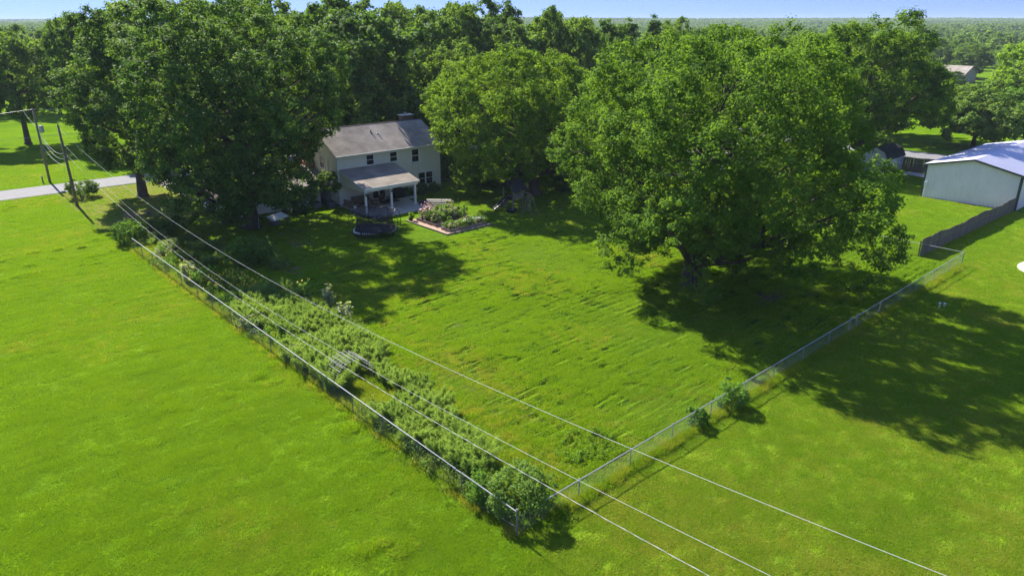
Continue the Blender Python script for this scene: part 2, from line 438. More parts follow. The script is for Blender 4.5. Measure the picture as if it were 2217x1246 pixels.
def scatter(name, pts, rot, scl, kind, sources, label_kind='stuff'):
    me = bpy.data.meshes.new(name)
    n_ = len(pts); me.vertices.add(n_); me.vertices.foreach_set('co', np.asarray(pts, np.float32).ravel())
    a = me.attributes.new('rot', 'FLOAT_VECTOR', 'POINT'); r3 = np.zeros((n_, 3), np.float32); r3[:, 2] = rot; a.data.foreach_set('vector', r3.ravel())
    a = me.attributes.new('scl', 'FLOAT_VECTOR', 'POINT'); a.data.foreach_set('vector', np.asarray(scl, np.float32).ravel())
    a = me.attributes.new('kind', 'INT', 'POINT'); a.data.foreach_set('value', np.asarray(kind, np.int32))
    o = bpy.data.objects.new(name, me); col.objects.link(o); o['kind'] = 'stuff'
    g = bpy.data.node_groups.new(name + '_nodes', 'GeometryNodeTree')
    g.interface.new_socket('Geometry', in_out='INPUT', socket_type='NodeSocketGeometry')
    g.interface.new_socket('Geometry', in_out='OUTPUT', socket_type='NodeSocketGeometry')
    gi = g.nodes.new('NodeGroupInput'); go = g.nodes.new('NodeGroupOutput'); jn = g.nodes.new('GeometryNodeJoinGeometry')
    def attr(nm, t):
        x = g.nodes.new('GeometryNodeInputNamedAttribute'); x.data_type = t; x.inputs[0].default_value = nm; return x.outputs[0]
    ar = attr('rot', 'FLOAT_VECTOR'); asc = attr('scl', 'FLOAT_VECTOR'); ak = attr('kind', 'INT')
    e2r = g.nodes.new('FunctionNodeEulerToRotation'); g.links.new(ar, e2r.inputs[0])
    for i, s in enumerate(sources):
        oi = g.nodes.new('GeometryNodeObjectInfo'); oi.inputs[0].default_value = s
        ip = g.nodes.new('GeometryNodeInstanceOnPoints')
        g.links.new(gi.outputs[0], ip.inputs['Points']); g.links.new(oi.outputs['Geometry'], ip.inputs['Instance'])
        g.links.new(e2r.outputs[0], ip.inputs['Rotation']); g.links.new(asc, ip.inputs['Scale'])
        if len(sources) > 1:
            cp = g.nodes.new('FunctionNodeCompare'); cp.data_type = 'INT'; cp.operation = 'EQUAL'
            ins = [x for x in cp.inputs if x.type == 'INT']
            g.links.new(ak, ins[0]); ins[1].default_value = i
            g.links.new(cp.outputs[0], ip.inputs['Selection'])
        g.links.new(ip.outputs[0], jn.inputs[0])
    g.links.new(jn.outputs[0], go.inputs[0])
    md = o.modifiers.new('scatter', 'NODES'); md.node_group = g
    return o

# ------------------------------------------------------------------ foliage
def leaves(centers, normals, ln, wd, rng, tint):
    n_ = len(centers)
    nr = normals / (np.linalg.norm(normals, axis=1, keepdims=True) + 1e-9)
    r = rng.normal(size=(n_, 3)); t = np.cross(nr, r); t /= (np.linalg.norm(t, axis=1, keepdims=True) + 1e-9)
    b = np.cross(nr, t)
    L = (ln * (.6 + .8 * rng.rand(n_)))[:, None]; Wd = (wd * (.6 + .8 * rng.rand(n_)))[:, None]
    bend = nr * L * .18
    v = np.empty((n_, 4, 3))
    v[:, 0] = centers - t * L / 2 - bend; v[:, 1] = centers + b * Wd / 2
    v[:, 2] = centers + t * L / 2 - bend; v[:, 3] = centers - b * Wd / 2
    return v.reshape(-1, 3)

def crown_leaves(seed, H, Rr, zb, nleaf, leaf=.22, nl=60, shape='round', extras=(), ctr=(0, 0), lobe=.26, clump=.6, avoid=None, wb=1.0):
    rng = np.random.RandomState(seed)
    zc = zb + (H - zb) * (.48 if shape == 'round' else .42); hz_up = H - zc; hz_dn = zc - zb
    lobes = []
    k = 0; tries = 0
    ph = rng.rand(8) * 6.28
    while k < nl and tries < nl * 30:
        tries += 1
        d = rng.normal(size=3); d /= np.linalg.norm(d)
        az = math.atan2(d[1], d[0])
        wob = 1 + .09 * math.sin(2 * az + ph[0]) + .10 * math.sin(3 * az + ph[1] + d[2] * 2) + .08 * math.sin(5 * az + ph[2] + d[2] * 5)
        wob = 1 + (wob - 1) * wb
        q = rng.uniform(.66 if wb > .6 else .82, .98) if rng.rand() < .8 else rng.uniform(.25, .7)
        rl = Rr * lobe * rng.uniform(.55, 1.35)
        if shape == 'cone':
            tz = rng.rand() ** 1.3; z = zb + (H - zb) * tz * .96
            rr = Rr * (1 - tz) ** .75 * wob * q
            p = np.array([math.cos(az) * rr, math.sin(az) * rr, z]); rl *= (1.1 - .6 * tz)
        else:
            hz = hz_up if d[2] > 0 else hz_dn
            rxy = math.hypot(d[0], d[1])
            e = 1.0 if shape == 'round' else .8
            rxy2 = rxy ** e
            p = np.array([math.cos(az) * rxy2 * (Rr - rl * .6) * wob * q, math.sin(az) * rxy2 * (Rr - rl * .6) * wob * q, zc + d[2] * max(hz - rl * .75, .3) * q])
        # even spacing
        if avoid and avoid(p[0] + ctr[0], p[1] + ctr[1], p[2]): continue
        if any(np.linalg.norm(p - a[0]) < (rl + a[1]) * .54 for a in lobes) and rng.rand() < .9: continue
        lobes.append((p, rl)); k += 1
    for e in extras: lobes.append((np.array(e[:3], float), e[3]))
    P = np.array([a[0] for a in lobes]); RL = np.array([a[1] for a in lobes])
    P[:, 0] += ctr[0]; P[:, 1] += ctr[1]
    C0 = np.array([ctr[0], ctr[1], zc])
    # clumps on lobes
    wgt = RL ** 2; wgt = wgt / wgt.sum()
    nc = int(max(60, 3.0 * (RL ** 2).sum() / (clump ** 2)))
    li = rng.choice(len(P), nc, p=wgt)
    d = rng.normal(size=(nc, 3)); d /= np.linalg.norm(d, axis=1, keepdims=True)
    out = P[li] - C0; out /= (np.linalg.norm(out, axis=1, keepdims=True) + 1e-6)
    flip = (d * out).sum(1) < -.25
    d[flip] -= 2 * ((d * out).sum(1) * (1))[flip][:, None] * out[flip]
    rr = RL[li] * (.72 + .34 * rng.rand(nc))
    CP = P[li] + d * rr[:, None]
    CR = clump * (.55 + .8 * rng.rand(nc))
    # sprays point out and up
    w_ = CR ** 2; w_ = w_ / w_.sum()
    ci = rng.choice(nc, nleaf, p=w_)
    ax = d[ci] * .8 + np.array([0, 0, .55])
    g_ = rng.normal(size=(nleaf, 3)); g_ /= np.linalg.norm(g_, axis=1, keepdims=True)
    rad = rng.rand(nleaf) ** .6
    pos = CP[ci] + g_ * (rad * CR[ci])[:, None] * np.array([1, 1, .62]) + ax * (CR[ci] * (rng.rand(nleaf) - .3) * .55)[:, None]
    pos[:, 2] = np.maximum(pos[:, 2], .35 + .6 * rng.rand(nleaf) if zb > .6 else .04)
    nrm = g_ * .7 + d[ci] * .35 + np.array([0, 0, .55]) + rng.normal(size=(nleaf, 3)) * .45
    tint = np.clip(.14 + .38 * rng.rand(nc)[ci] + .22 * rng.rand(nleaf), 0, 1)
    V_ = leaves(pos, nrm, leaf, leaf * .68, rng, tint)
    return V_, nleaf, tint, P, RL, zc

def limbs_mb(P, RL, H, Rr, zb, zc, r0, rng, base_lean=(0, 0), nlimb=26, nt_=7, sub=2):
    tr = MB(); br = MB()
    top = zb + (H - zb) * .62
    pts = []; rad = []
    for i in range(8):
        t = i / 7
        pts.append((base_lean[0] * t * t + .12 * r0 * math.sin(t * 5 + 1) * 3 * t, base_lean[1] * t * t + .1 * math.cos(t * 4) * t, -.15 + t * (top + .15)))
        rad.append(r0 * (1.55 if i == 0 else 1) * (1 - .78 * t))
    pts.insert(1, (0, 0, .35)); rad.insert(1, r0 * 1.08)
    tr.tube(pts, rad, 10)
    def tp(z):
        for a, b_ in zip(range(len(pts) - 1), range(1, len(pts))):
            if pts[b_][2] >= z:
                k = (z - pts[a][2]) / max(1e-6, pts[b_][2] - pts[a][2])
                return Vector(pts[a]).lerp(Vector(pts[b_]), k), rad[a] * (1 - k) + rad[b_] * k
        return Vector(pts[-1]), rad[-1]
    order = rng.permutation(len(P))[:nlimb]
    for j in order:
        e = Vector(P[j]); dxy = math.hypot(e.x, e.y)
        z0 = min(top * .97, max(zb * .7 + .8, e.z - dxy * rng.uniform(.35, .8)))
        s, rs = tp(z0); rs = min(rs * .55, r0 * .38) * (.5 + .5 * min(1, dxy / Rr + .3))
        mid = s.lerp(e, .5) + Vector((0, 0, -.06 * dxy)) + Vector(rng.normal(size=3) * .25)
        q1 = s.lerp(mid, .5) + Vector(rng.normal(size=3) * .12); q2 = mid.lerp(e, .5) + Vector((0, 0, .03 * dxy))
        br.tube([s, q1, mid, q2, e], [rs, rs * .8, rs * .6, rs * .4, rs * .15], 5, False)
        for _ in range(sub):
            f_ = mid.lerp(e, rng.uniform(.1, .8)); dd = Vector(rng.normal(size=3)); dd.z = abs(dd.z) * .7; dd.normalize()
            ln_ = RL[j] * rng.uniform(.7, 1.1)
            br.tube([f_, f_ + dd * ln_ * .5 + Vector((0, 0, .1)), f_ + dd * ln_], [rs * .35, rs * .22, rs * .06], 4, False)
    return tr, br

def tree(name, label, loc, H, Rr, zb, nleaf, leaf, leafm, r0=.4, seed=1, shape='round', extras=(), ctr=(0, 0), nl=60, lobe=.26, clump=.6, group=None, cat='tree', bark='bark', nlimb=26, sub=2, avoid=None, wb=1.0):
    V_, nf, tint, P, RL, zc = crown_leaves(seed, H, Rr, zb, nleaf, leaf, nl, shape, extras, ctr, lobe, clump, avoid, wb)
    t = thing(name, label, cat, (loc[0], loc[1], 0), 0, group)
    me = raw_mesh('crown', V_, nf, leafm, tint)
    o = bpy.data.objects.new('crown', me); col.objects.link(o); o.parent = t
    tr, br = limbs_mb(P, RL, H, Rr, zb, zc, r0, np.random.RandomState(seed + 99), ctr and (ctr[0] * .5, ctr[1] * .5) or (0, 0), nlimb, sub=sub)
    for nm, mb in (('trunk', tr), ('branches', br)):
        if not mb.f: continue
        o = bpy.data.objects.new(nm, mb.mesh(nm, M[bark], (0, 0, 0), True)); col.objects.link(o); o.parent = t
    return t

def bush(name, label, loc, H, Rr, nleaf, leaf, leafm, seed, cat='bush', nl=16, lobe=.36, clump=.22, group=None, stems=True, ex=()):
    V_, nf, tint, P, RL, zc = crown_leaves(seed, H, Rr, .1, nleaf, leaf, nl, 'bush', ex, (0, 0), lobe, clump)
    t = thing(name, label, cat, (loc[0], loc[1], 0), 0, group)
    o = bpy.data.objects.new('foliage', raw_mesh('foliage', V_, nf, leafm, tint)); col.objects.link(o); o.parent = t
    mb = MB(); rg = np.random.RandomState(seed)
    for j in range(min(9, len(P))):
        e = Vector(P[j]); s = Vector((e.x * .12, e.y * .12, -.05))
        mb.tube([s, s.lerp(e, .5) + Vector((0, 0, .1)), e], [.03, .022, .01], 4, False)
    o = bpy.data.objects.new('stems', mb.mesh('stems', M['bark'])); col.objects.link(o); o.parent = t
    return t

# ================================================================== SETTING
# ------------------------------------------------------------------ ground
def axis_vals(lo, hi, step, outs):
    a = list(np.arange(lo, hi, step))
    x = lo; s = step; left = []
    while x > -outs: s *= 1.35; x -= s; left.append(x)
    x = a[-1]; s = step; right = []
    while x < outs: s *= 1.35; x += s; right.append(x)
    return np.array(left[::-1] + a + right)
us = axis_vals(-20, 72, .28, 9000); vs = axis_vals(0, 76, .09, 9000)
UU, VV = np.meshgrid(us, vs, indexing='ij')
ZZ = gz(UU, VV)
nu, nv_ = UU.shape
me = bpy.data.meshes.new('ground')
co = np.stack([UU, VV, ZZ], -1).reshape(-1, 3)
idx = np.arange(nu * nv_).reshape(nu, nv_)
q = np.stack([idx[:-1, :-1], idx[1:, :-1], idx[1:, 1:], idx[:-1, 1:]], -1).reshape(-1, 4)
me.vertices.add(len(co)); me.vertices.foreach_set('co', co.astype(np.float32).ravel())
me.loops.add(q.size); me.loops.foreach_set('vertex_index', q.astype(np.int32).ravel())
me.polygons.add(len(q)); me.polygons.foreach_set('loop_start', np.arange(0, q.size, 4, dtype=np.int32))
try: me.polygons.foreach_set('loop_total', np.full(len(q), 4, np.int32))
except Exception: pass
me.materials.append(M['turf']); me.update(calc_edges=True)
me.polygons.foreach_set('use_smooth', [True] * len(me.polygons))
go_ = bpy.data.objects.new('ground', me); col.objects.link(go_); go_['kind'] = 'structure'

# ------------------------------------------------------------------ roads
def sheet(name, m, pts, z=.03, thick=.2):
    mb = MB(); mb.prism([(x, y, z - thick) for x, y in pts], (0, 0, thick)); return struct(name, mb, m)
sheet('road', M['asphalt'], [(-60, 101.0), (119.8, 101.0), (119.8, 106.9), (-60, 106.9)], .035)
sheet('side_road', M['asphalt'], [(119.8, -60), (126.2, -60), (126.2, 400), (119.8, 400)], .031)
# tarred ragged near edge of the road
rg = random.Random(4)
e = [(-60, 101.02)]; x = -60
while x < 33: e.append((x, 100.75 - rg.random() * .45)); x += .7
e.append((33, 101.02)); sheet('road_edge', M['tar'], e, .026)
sheet('driveway', M['concrete'], [(27., 81.), (33.5, 81.), (33.5, 100.9), (27., 100.9)], .03)
sheet('neighbor_driveway', M['concrete'], [(66, 74.), (71, 74.), (71, 100.9), (66, 100.9)], .03)
cpts = [(71.6 + 2.9 * math.cos(a), 11.6 + 2.6 * math.sin(a)) for a in np.linspace(0, 2 * math.pi, 40, endpoint=False)]
sheet('concrete_pad', M['concrete'], cpts, .06)
sheet('shed_apron', M['concrete'], [(105.0, 33.6), (107.6, 33.2), (107.7, 36.6), (105.6, 36.9)], .035)

# patio slab
pt = MB(); pt.box(38.44, 45.95, 64.3, 71.62, -.1, .1); pt.box(45.95, 47.6, 69.6, 71.62, -.1, .098)
struct('patio', pt, M['concrete'])
mp_ = MB(); mp_.prism([(40.45, 54.4, -.1), (46.2, 54.4, -.1), (46.2, 65.2, -.1), (45.3, 65.2, -.1), (45.3, 62.2, -.1), (40.42, 61.3, -.1)], (0, 0, .14))
struct('mulch_path', mp_, M['mulch'])

# ================================================================== THE HOUSE
HX0, HX1, HY0, HY1 = 38.42, 52.45, 71.68, 80.0
EZ, RZ, RY = 5.80, 8.10, 75.85
house = thing('two_storey_house', 'sage two storey house with grey shingle roof and covered patio', 'house', (HX0, HY0, 0))
def siding(mb, fixed, out, ext, z0, z1, axis='x', course=.19):
    """lap boards: axis 'x' = wall runs along x at y=fixed; out = outward sign; ext(z)->(a0,a1)"""
    z = z0
    while z < z1 - 1e-4:
        zt = min(z + course, z1)
        a0, a1 = ext(z); b0, b1 = ext(zt)
        o0 = fixed + out * .028; o1 = fixed + out * .004
        if axis == 'x':
            mb.poly((a0, o0, z), (a1, o0, z), (b1, o1, zt), (b0, o1, zt)); mb.poly((a0, fixed, z), (a1, fixed, z), (a1, o0, z), (a0, o0, z))
        else:
            mb.poly((o0, a0, z), (o0, a1, z), (o1, b1, zt), (o1, b0, zt)); mb.poly((fixed, a0, z), (fixed, a1, z), (o0, a1, z), (o0, a0, z))
        z = zt
wl = MB()
wl.prism([(HX0, HY0, .25), (HX0, HY1, .25), (HX0, HY1, EZ), (HX0, RY, RZ - .12), (HX0, HY0, EZ)], (HX1 - HX0, 0, 0))
siding(wl, HY0, -1, lambda z: (HX0 - .02, HX1 + .02), .25, 5.62)
siding(wl, HY1, 1, lambda z: (HX0, HX1), .25, 5.62)
def gab(z):
    if z <= EZ: return (HY0, HY1)
    k = (z - EZ) / (RZ - .12 - EZ); return (HY0 + (RY - HY0) * k, HY1 + (RY - HY1) * k)
siding(wl, HX0, -1, gab, .25, RZ - .15, 'y'); siding(wl, HX1, 1, gab, .25, RZ - .15, 'y')
wl.build('wall', M['siding'], house)
MB().box(HX0 - .01, HX1 + .01, HY0 - .01, HY1 + .01, -.1, .25).build('foundation', M['foundation'], house)
# corner boards
for (x, y) in ((HX0, HY0), (HX1, HY0), (HX0, HY1), (HX1, HY1)): MB().box(x - .06, x + .06, y - .06, y + .06, .26, 5.6).build('corner_trim', M['trim'], house)
def roof_slopes(x0, x1, yE0, zE0, yR, zR, yE1, zE1, th=.14):
    mb = MB()
    mb.prism([(x0, yE0, zE0), (x0, yR, zR), (x0, yR, zR - th), (x0, yE0, zE0 - th)], (x1 - x0, 0, 0))
    mb.prism([(x0, yR, zR - .002), (x0, yE1, zE1), (x0, yE1, zE1 - th), (x0, yR, zR - th)], (x1 - x0, 0, 0))
    return mb
sl = (RZ - EZ) / (RY - HY0)
def stepped(mb, x0, x1, y0, z0, y1, z1, rows, th=.02):
    """shingle courses as low steps on a slope from eave (y0,z0) to ridge (y1,z1)"""
    for i in range(rows):
        a, b_ = i / rows, (i + 1) / rows
        ya, za, yb, zb_ = y0 + (y1 - y0) * a, z0 + (z1 - z0) * a, y0 + (y1 - y0) * b_, z0 + (z1 - z0) * b_
        mb.poly((x0, ya, za + th + .004), (x1, ya, za + th + .004), (x1, yb, zb_ + .004), (x0, yb, zb_ + .004))
        mb.poly((x0, ya, za), (x1, ya, za), (x1, ya, za + th + .004), (x0, ya, za + th + .004))
rf = roof_slopes(HX0 - .28, HX1 + .28, HY0 - .38, EZ - .38 * sl + .12, RY, RZ + .12, HY1 + .38, EZ - .38 * sl + .12)
stepped(rf, HX0 - .28, HX1 + .28, HY0 - .38, EZ - .38 * sl + .12, RY, RZ + .12, 27)
roof = rf.build('roof', M['shingle'], house)
MB().prism([(HX0 - .29, RY - .16, RZ + .07), (HX0 - .29, RY, RZ + .17), (HX0 - .29, RY + .16, RZ + .07), (HX0 - .29, RY, RZ + .1)], (HX1 - HX0 + .58, 0, 0)).build('ridge_cap', M['timber_dark'], roof)
# fascia and gutter, rakes
ft = MB(); ft.box(HX0 - .29, HX1 + .29, HY0 - .50, HY0 - .385, EZ - .26, EZ - .10)
gut = ft.build('gutter', M['gutter'], house)
dsp = MB().tube([(HX0 + .02, HY0 - .44, EZ - .26), (HX0 - .02, HY0 - .12, EZ - .55), (HX0 - .02, HY0 - .12, .35), (HX0 - .02, HY0 - .35, .15)], .055, 6).build('downspout', M['trim'], gut)
MB().box(HX0 - .26, HX1 + .26, HY0 - .38, HY0 - .03, EZ - .27, EZ - .23).build('soffit', M['trim'], house)
for x in (HX0 - .30, HX1 + .28):
    mb = MB()
    mb.prism([(x, HY0 - .38, EZ - .32), (x, HY0 - .38, EZ - .11), (x, RY, RZ + .10), (x, RY, RZ - .12)], (.03, 0, 0))
    mb.prism([(x, RY + .002, RZ - .12), (x, RY + .002, RZ + .10), (x, HY1 + .38, EZ - .11), (x, HY1 + .38, EZ - .32)], (.03, 0, 0))
    mb.build('rake_board', M['gutter'], house)
# vent pipes on the roof
def rz_at(y): return EZ + (y - HY0) * sl + .12
for (x, y, mm) in ((44.6, 74.35, 'frame_dark'), (45.35, 74.15, 'plastic_white')):
    z = rz_at(y); MB().tube([(x, y, z - .05), (x, y, z + .34)], .06, 8).tube([(x, y, z - .02), (x, y, z + .06)], .13, 8).build('vent_pipe', M[mm], roof)
# chimneys
ch = MB().box(50.4, 51.9, 76.2, 77.1, 6.9, 8.72).build('chimney', M['brick_dark'], house, label='squat brick chimney at the far end of the ridge')
MB().box(50.3, 52.0, 76.1, 77.3, 8.722, 8.80).build('cap', M['concrete'], ch)
MB().tube([(51.1, 76.7, 8.8), (51.1, 76.7, 9.0)], .13, 8).tube([(51.1, 76.7, 9.0), (51.1, 76.7, 9.05)], .2, 8).build('flue', M['galv'], ch)
ch = MB().box(37.55, 38.37, 76.9, 79.2, 0, 4.4).box(37.7, 38.37, 77.2, 78.7, 4.4, 8.3).build('chimney', M['brick'], house, label='wide red brick chimney on the left gable wall')
MB().box(37.62, 38.45, 77.1, 78.8, 8.302, 8.4).build('cap', M['concrete'], ch)

def window_front(x0, x1, z0, z1, y, parent, cols=1, name='window', mullion=True):
    """double-hung window in a wall facing -y: frame proud of the wall, sashes, panes"""
    fw = .11
    f_ = MB(); f_.box(x0, x1, y - .075, y + .02, z0, z0 + fw); f_.box(x0, x1, y - .075, y + .02, z1 - fw, z1)
    f_.box(x0, x0 + fw, y - .073, y + .02, z0 + fw, z1 - fw); f_.box(x1 - fw, x1, y - .073, y + .02, z0 + fw, z1 - fw)
    if cols == 2: xm = (x0 + x1) / 2; f_.box(xm - .07, xm + .07, y - .073, y + .02, z0 + fw, z1 - fw)
    o = f_.build(name, M['trim'], parent)
    MB().box(x0 - .05, x1 + .05, y - .12, y - .03, z0 - .06, z0 - .002).build('sill', M['trim'], o)
    ed = [x0 + fw, x1 - fw] if cols == 1 else [x0 + fw, (x0 + x1) / 2 - .07, (x0 + x1) / 2 + .07, x1 - fw]
    for i in range(0, len(ed), 2):
        a, b_ = ed[i], ed[i+1]; zm = (z0 + z1) / 2
        MB().box(a, b_, y - .035, y + .01, z0 + fw, z1 - fw).build('pane', M['glass'], o)
        s_ = MB(); s_.box(a, b_, y - .06, y - .036, zm - .03, zm + .03)
        s_.box(a, a + .035, y - .058, y - .036, z0 + fw, z1 - fw); s_.box(b_ - .035, b_, y - .058, y - .036, z0 + fw, z1 - fw)
        s_.box(a + .035, b_ - .035, y - .058, y - .036, z0 + fw, z0 + fw + .035); s_.box(a + .035, b_ - .035, y - .058, y - .036, z1 - fw - .035, z1 - fw)
        s_.build('sash', M['trim'], o)
    return o
FY = HY0 - .02
window_front(42.02, 43.2, 4.15, 5.50, FY, house)
window_front(45.18, 46.36, 4.15, 5.47, FY, house)
window_front(48.22, 49.45, 3.72, 5.46, FY, house)
window_front(49.06, 51.36, .82, 2.54, FY, house, 2)
window_front(42.55, 44.45, .14, 2.15, FY, house, 2, 'patio_door')
# window in the left gable (wall facing -x)
def window_side(y0, y1, z0, z1, x, parent):
    fw = .11; f_ = MB()
    f_.box(x - .075, x + .02, y0, y1, z0, z0 + fw); f_.box(x - .075, x + .02, y0, y1, z1 - fw, z1)
    f_.box(x - .073, x + .02, y0, y0 + fw, z0 + fw, z1 - fw); f_.box(x - .073, x + .02, y1 - fw, y1, z0 + fw, z1 - fw)
    o = f_.build('window', M['trim'], parent)
    MB().box(x - .035, x + .01, y0 + fw, y1 - fw, z0 + fw, z1 - fw).build('pane', M['glass'], o)
    MB().box(x - .06, x - .036, y0 + fw, y1 - fw, (z0 + z1) / 2 - .03, (z0 + z1) / 2 + .03).build('sash', M['trim'], o)
window_side(74.45, 75.6, 3.92, 5.45, HX0 - .02, house)
MB().tube([(HX0 - .06, 73.7, 2.2), (HX0 - .06, 73.7, 5.2)], .03, 5).build('conduit', M['gutter'], house)

# covered patio
PX0, PX1, PYF = 38.66, 45.62, 66.6
pr = MB().prism([(PX0 - .12, PYF - .15, 2.84), (PX0 - .12, HY0 - .03, 4.16), (PX0 - .12, HY0 - .03, 4.04), (PX0 - .12, PYF - .15, 2.72)], (PX1 - PX0 + .24, 0, 0))
stepped(pr, PX0 - .12, PX1 + .12, PYF - .15, 2.84, HY0 - .03, 4.16, 27, .016)
proof = pr.build('porch_roof', M['shingle'], house)
MB().box(PX0 - .1, PX1 + .1, PYF - .20, PYF - .155, 2.66, 2.85).build('fascia', M['trim'], proof)
for x in (PX0 - .15, PX1 + .125):
    MB().prism([(x, PYF - .15, 2.68), (x, PYF - .15, 2.83), (x, HY0 - .03, 4.15), (x, HY0 - .03, 4.0)], (.025, 0, 0)).build('rake', M['trim'], proof)
bm_ = MB(); bm_.box(PX0, PX1, 66.62, 66.86, 2.40, 2.70)
bm_.build('porch_beam', M['trim'], house)
for x, o_ in ((PX0, -1), (PX1 - .04, 1)):
    pg = MB()
    pg.prism([(x, 66.87, 2.38), (x, HY0 - .03, 2.38), (x, HY0 - .03, 4.02), (x, 66.87, 2.72)], (.04, 0, 0))
    z = 2.40
    while z < 4.0:
        zt = z + .19; y0 = 66.9 + max(0, (zt - 2.74)) / (4.02 - 2.72) * (HY0 - 66.87)
        if y0 < HY0 - .2:
            xx = x - .02 if o_ < 0 else x + .06
            x2 = x - .002 if o_ < 0 else x + .042
            pg.poly((xx, y0, z), (xx, HY0 - .05, z), (x2, HY0 - .05, zt), (x2, y0, zt))
        z = zt
    pg.build('porch_gable', M['siding'], house)
MB().box(PX0 + .04, PX1 - .04, 66.87, HY0 - .03, 2.36, 2.40).build('porch_ceiling', M['soffit'], house)
for x in (38.82, 42.07, 45.24):
    c = MB(); c.box(x - .1, x + .1, 66.62, 66.82, .1, 2.40); c.box(x - .14, x + .14, 66.58, 66.86, .1, .28); c.box(x - .13, x + .13, 66.59, 66.85, 2.26, 2.395)
    c.build('column', M['trim'], house)
for x in (38.82, 42.07):
    la = MB().box(x - .07, x + .07, 66.44, 66.575, 2.0, 2.22); la.box(x - .03, x + .03, 66.5, 66.62, 2.22, 2.30)
    la.build('lantern', M['metal_dark'], house)

# single-storey garage wing to the left
wing = thing('garage_wing', 'low garage wing with pale shingle roof behind the big left tree', 'garage', (27, 73, 0))
wm = MB(); wm.prism([(26.8, 74.4, .0), (26.8, 81.2, .0), (26.8, 81.2, 2.55), (26.8, 77.8, 3.9), (26.8, 74.4, 2.55)], (10.65, 0, 0))
siding(wm, 74.4, -1, lambda z: (26.8, 37.4), .1, 2.5)
wm.build('wall', M['siding'], wing)
wr = roof_slopes(26.4, 38.36, 73.8, 2.42, 77.8, 4.05, 81.8, 2.42); stepped(wr, 23.1, 38.36, 73.8, 2.42, 77.8, 4.05, 24)
wro = wr.build('roof', M['shingle_pale'], wing)
MB().box(26.4, 38.36, 73.66, 73.78, 2.26, 2.40).build('gutter', M['gutter'], wing)
window_front(30.2, 31.6, 1.0, 2.1, 74.38, wing)
window_front(35.2, 36.4, 1.0, 2.1, 74.38, wing)
MB().box(33.3, 34.2, 74.30, 74.37, .1, 2.12).build('door', M['trim'], wing)

# ================================================================== CAMERA-RIGHT BUILDINGS
# metal barn
BX, BY0, BY1 = 92.75, 19.95, 29.7; BL = 22
barn = thing('metal_barn', 'pale ribbed steel outbuilding with bluish metal roof and dark trim', 'barn', (BX, BY0, 0))
bw = MB()
bw.prism([(BX, BY0, 0), (BX, BY1, 0), (BX, BY1, 3.92), (BX, (BY0+BY1)/2, 5.02), (BX, BY0, 3.92)], (BL, 0, 0))
k = 0
def btop(y): return 3.92 + 1.1 * (1 - abs(y - (BY0+BY1)/2) / ((BY1-BY0)/2)) - .05
y = BY0 + .15
while y < BY1 - .1:      # vertical ribs of the gable wall
    bw.prism([(BX - .05, y, .02), (BX, y - .04, .02), (BX, y + .04, .02)], (0, 0, btop(y) - .02)); y += .29
x = BX + .15
while x < BX + BL:
    bw.prism([(x, BY0 - .03, .02), (x + .03, BY0, .02), (x - .03, BY0, .02)], (0, 0, 3.85)); x += .29
bw.build('wall', M['barn_wall'], barn)
YM = (BY0 + BY1) / 2
br_ = MB()
for (ya, yb) in ((BY0 - .25, YM), (BY1 + .25, YM)):
    za = 3.97 - .05; zb_ = 5.10
    br_.prism([(BX - .25, ya, za), (BX - .25, yb, zb_), (BX - .25, yb, zb_ - .06), (BX - .25, ya, za - .06)], (BL + .5, 0, 0))
x = BX - .1
while x < BX + BL:
    for (ya, yb) in ((BY0 - .25, YM), (BY1 + .25, YM)):
        br_.prism([(x - .03, ya, 3.92), (x + .03, ya, 3.92), (x, ya, 3.955)], (0, yb - ya, 1.18))
    x += .6
br_.build('roof', M['barn_roof'], barn)
bt = MB()
for (ya, yb) in ((BY0 - .27, YM), (BY1 + .27, YM)):
    bt.prism([(BX - .28, ya, 3.94), (BX - .28, yb, 5.12), (BX - .28, yb, 4.92), (BX - .28, ya, 3.74)], (.03, 0, 0))
bt.box(BX - .05, BX + .1, BY1 - .12, BY1 + .04, 0, 3.75); bt.box(BX - .05, BX + .18, BY0 - .05, BY0 + .2, 0, 3.74)
bt.build('trim', M['barn_trim'], barn)
MB().box(BX - .25, BX + BL, BY0 - .38, BY0 - .26, 3.78, 3.92).build('gutter', M['gutter'], barn)
eb = MB().box(BX - .18, BX - .035, 29.2, 29.55, 1.35, 1.85).build('electric_box', M['plastic_white'], barn)
MB().tube([(BX - .08, 29.45, 0), (BX - .08, 29.45, 1.35)], .03, 6).build('conduit', M['plastic_white'], eb)

# garden shed under the right-hand tree
shed = thing('garden_shed', 'grey gambrel roofed shed tucked under the tree beside the metal barn', 'shed', (102.9, 38.0, 0))
SX0, SX1, SY0, SY1 = 102.9, 108.7, 38.0, 41.4
gp = [(SY0, .15), (SY1, .15), (SY1, 2.1), (SY1 - .45, 2.95), ((SY0+SY1)/2, 3.5), (SY0 + .45, 2.95), (SY0, 2.1)]
MB().prism([(SX0, a, b_) for a, b_ in gp], (SX1 - SX0, 0, 0)).build('wall', M['shed_wall'], shed)
sr = MB()
rp_ = [(SY0 - .18, 1.98), (SY0 + .4, 3.0), ((SY0+SY1)/2, 3.58), (SY1 - .4, 3.0), (SY1 + .18, 1.98)]
for a, b_ in zip(rp_[:-1], rp_[1:]):
    sr.prism([(SX0 - .15, a[0], a[1]), (SX0 - .15, b_[0], b_[1]), (SX0 - .15, b_[0], b_[1] + .08), (SX0 - .15, a[0], a[1] + .08)], (SX1 - SX0 + .3, 0, 0))
sr.build('roof', M['shingle_dark'], shed)
for x in (107.5,):
    window_front(x, x + .8, 1.0, 1.9, SY0 - .01, shed)
dr = MB().box(104.2, 105.15, SY0 - .05, SY0 - .012, .2, 1.95).build('door', M['trim'], shed)
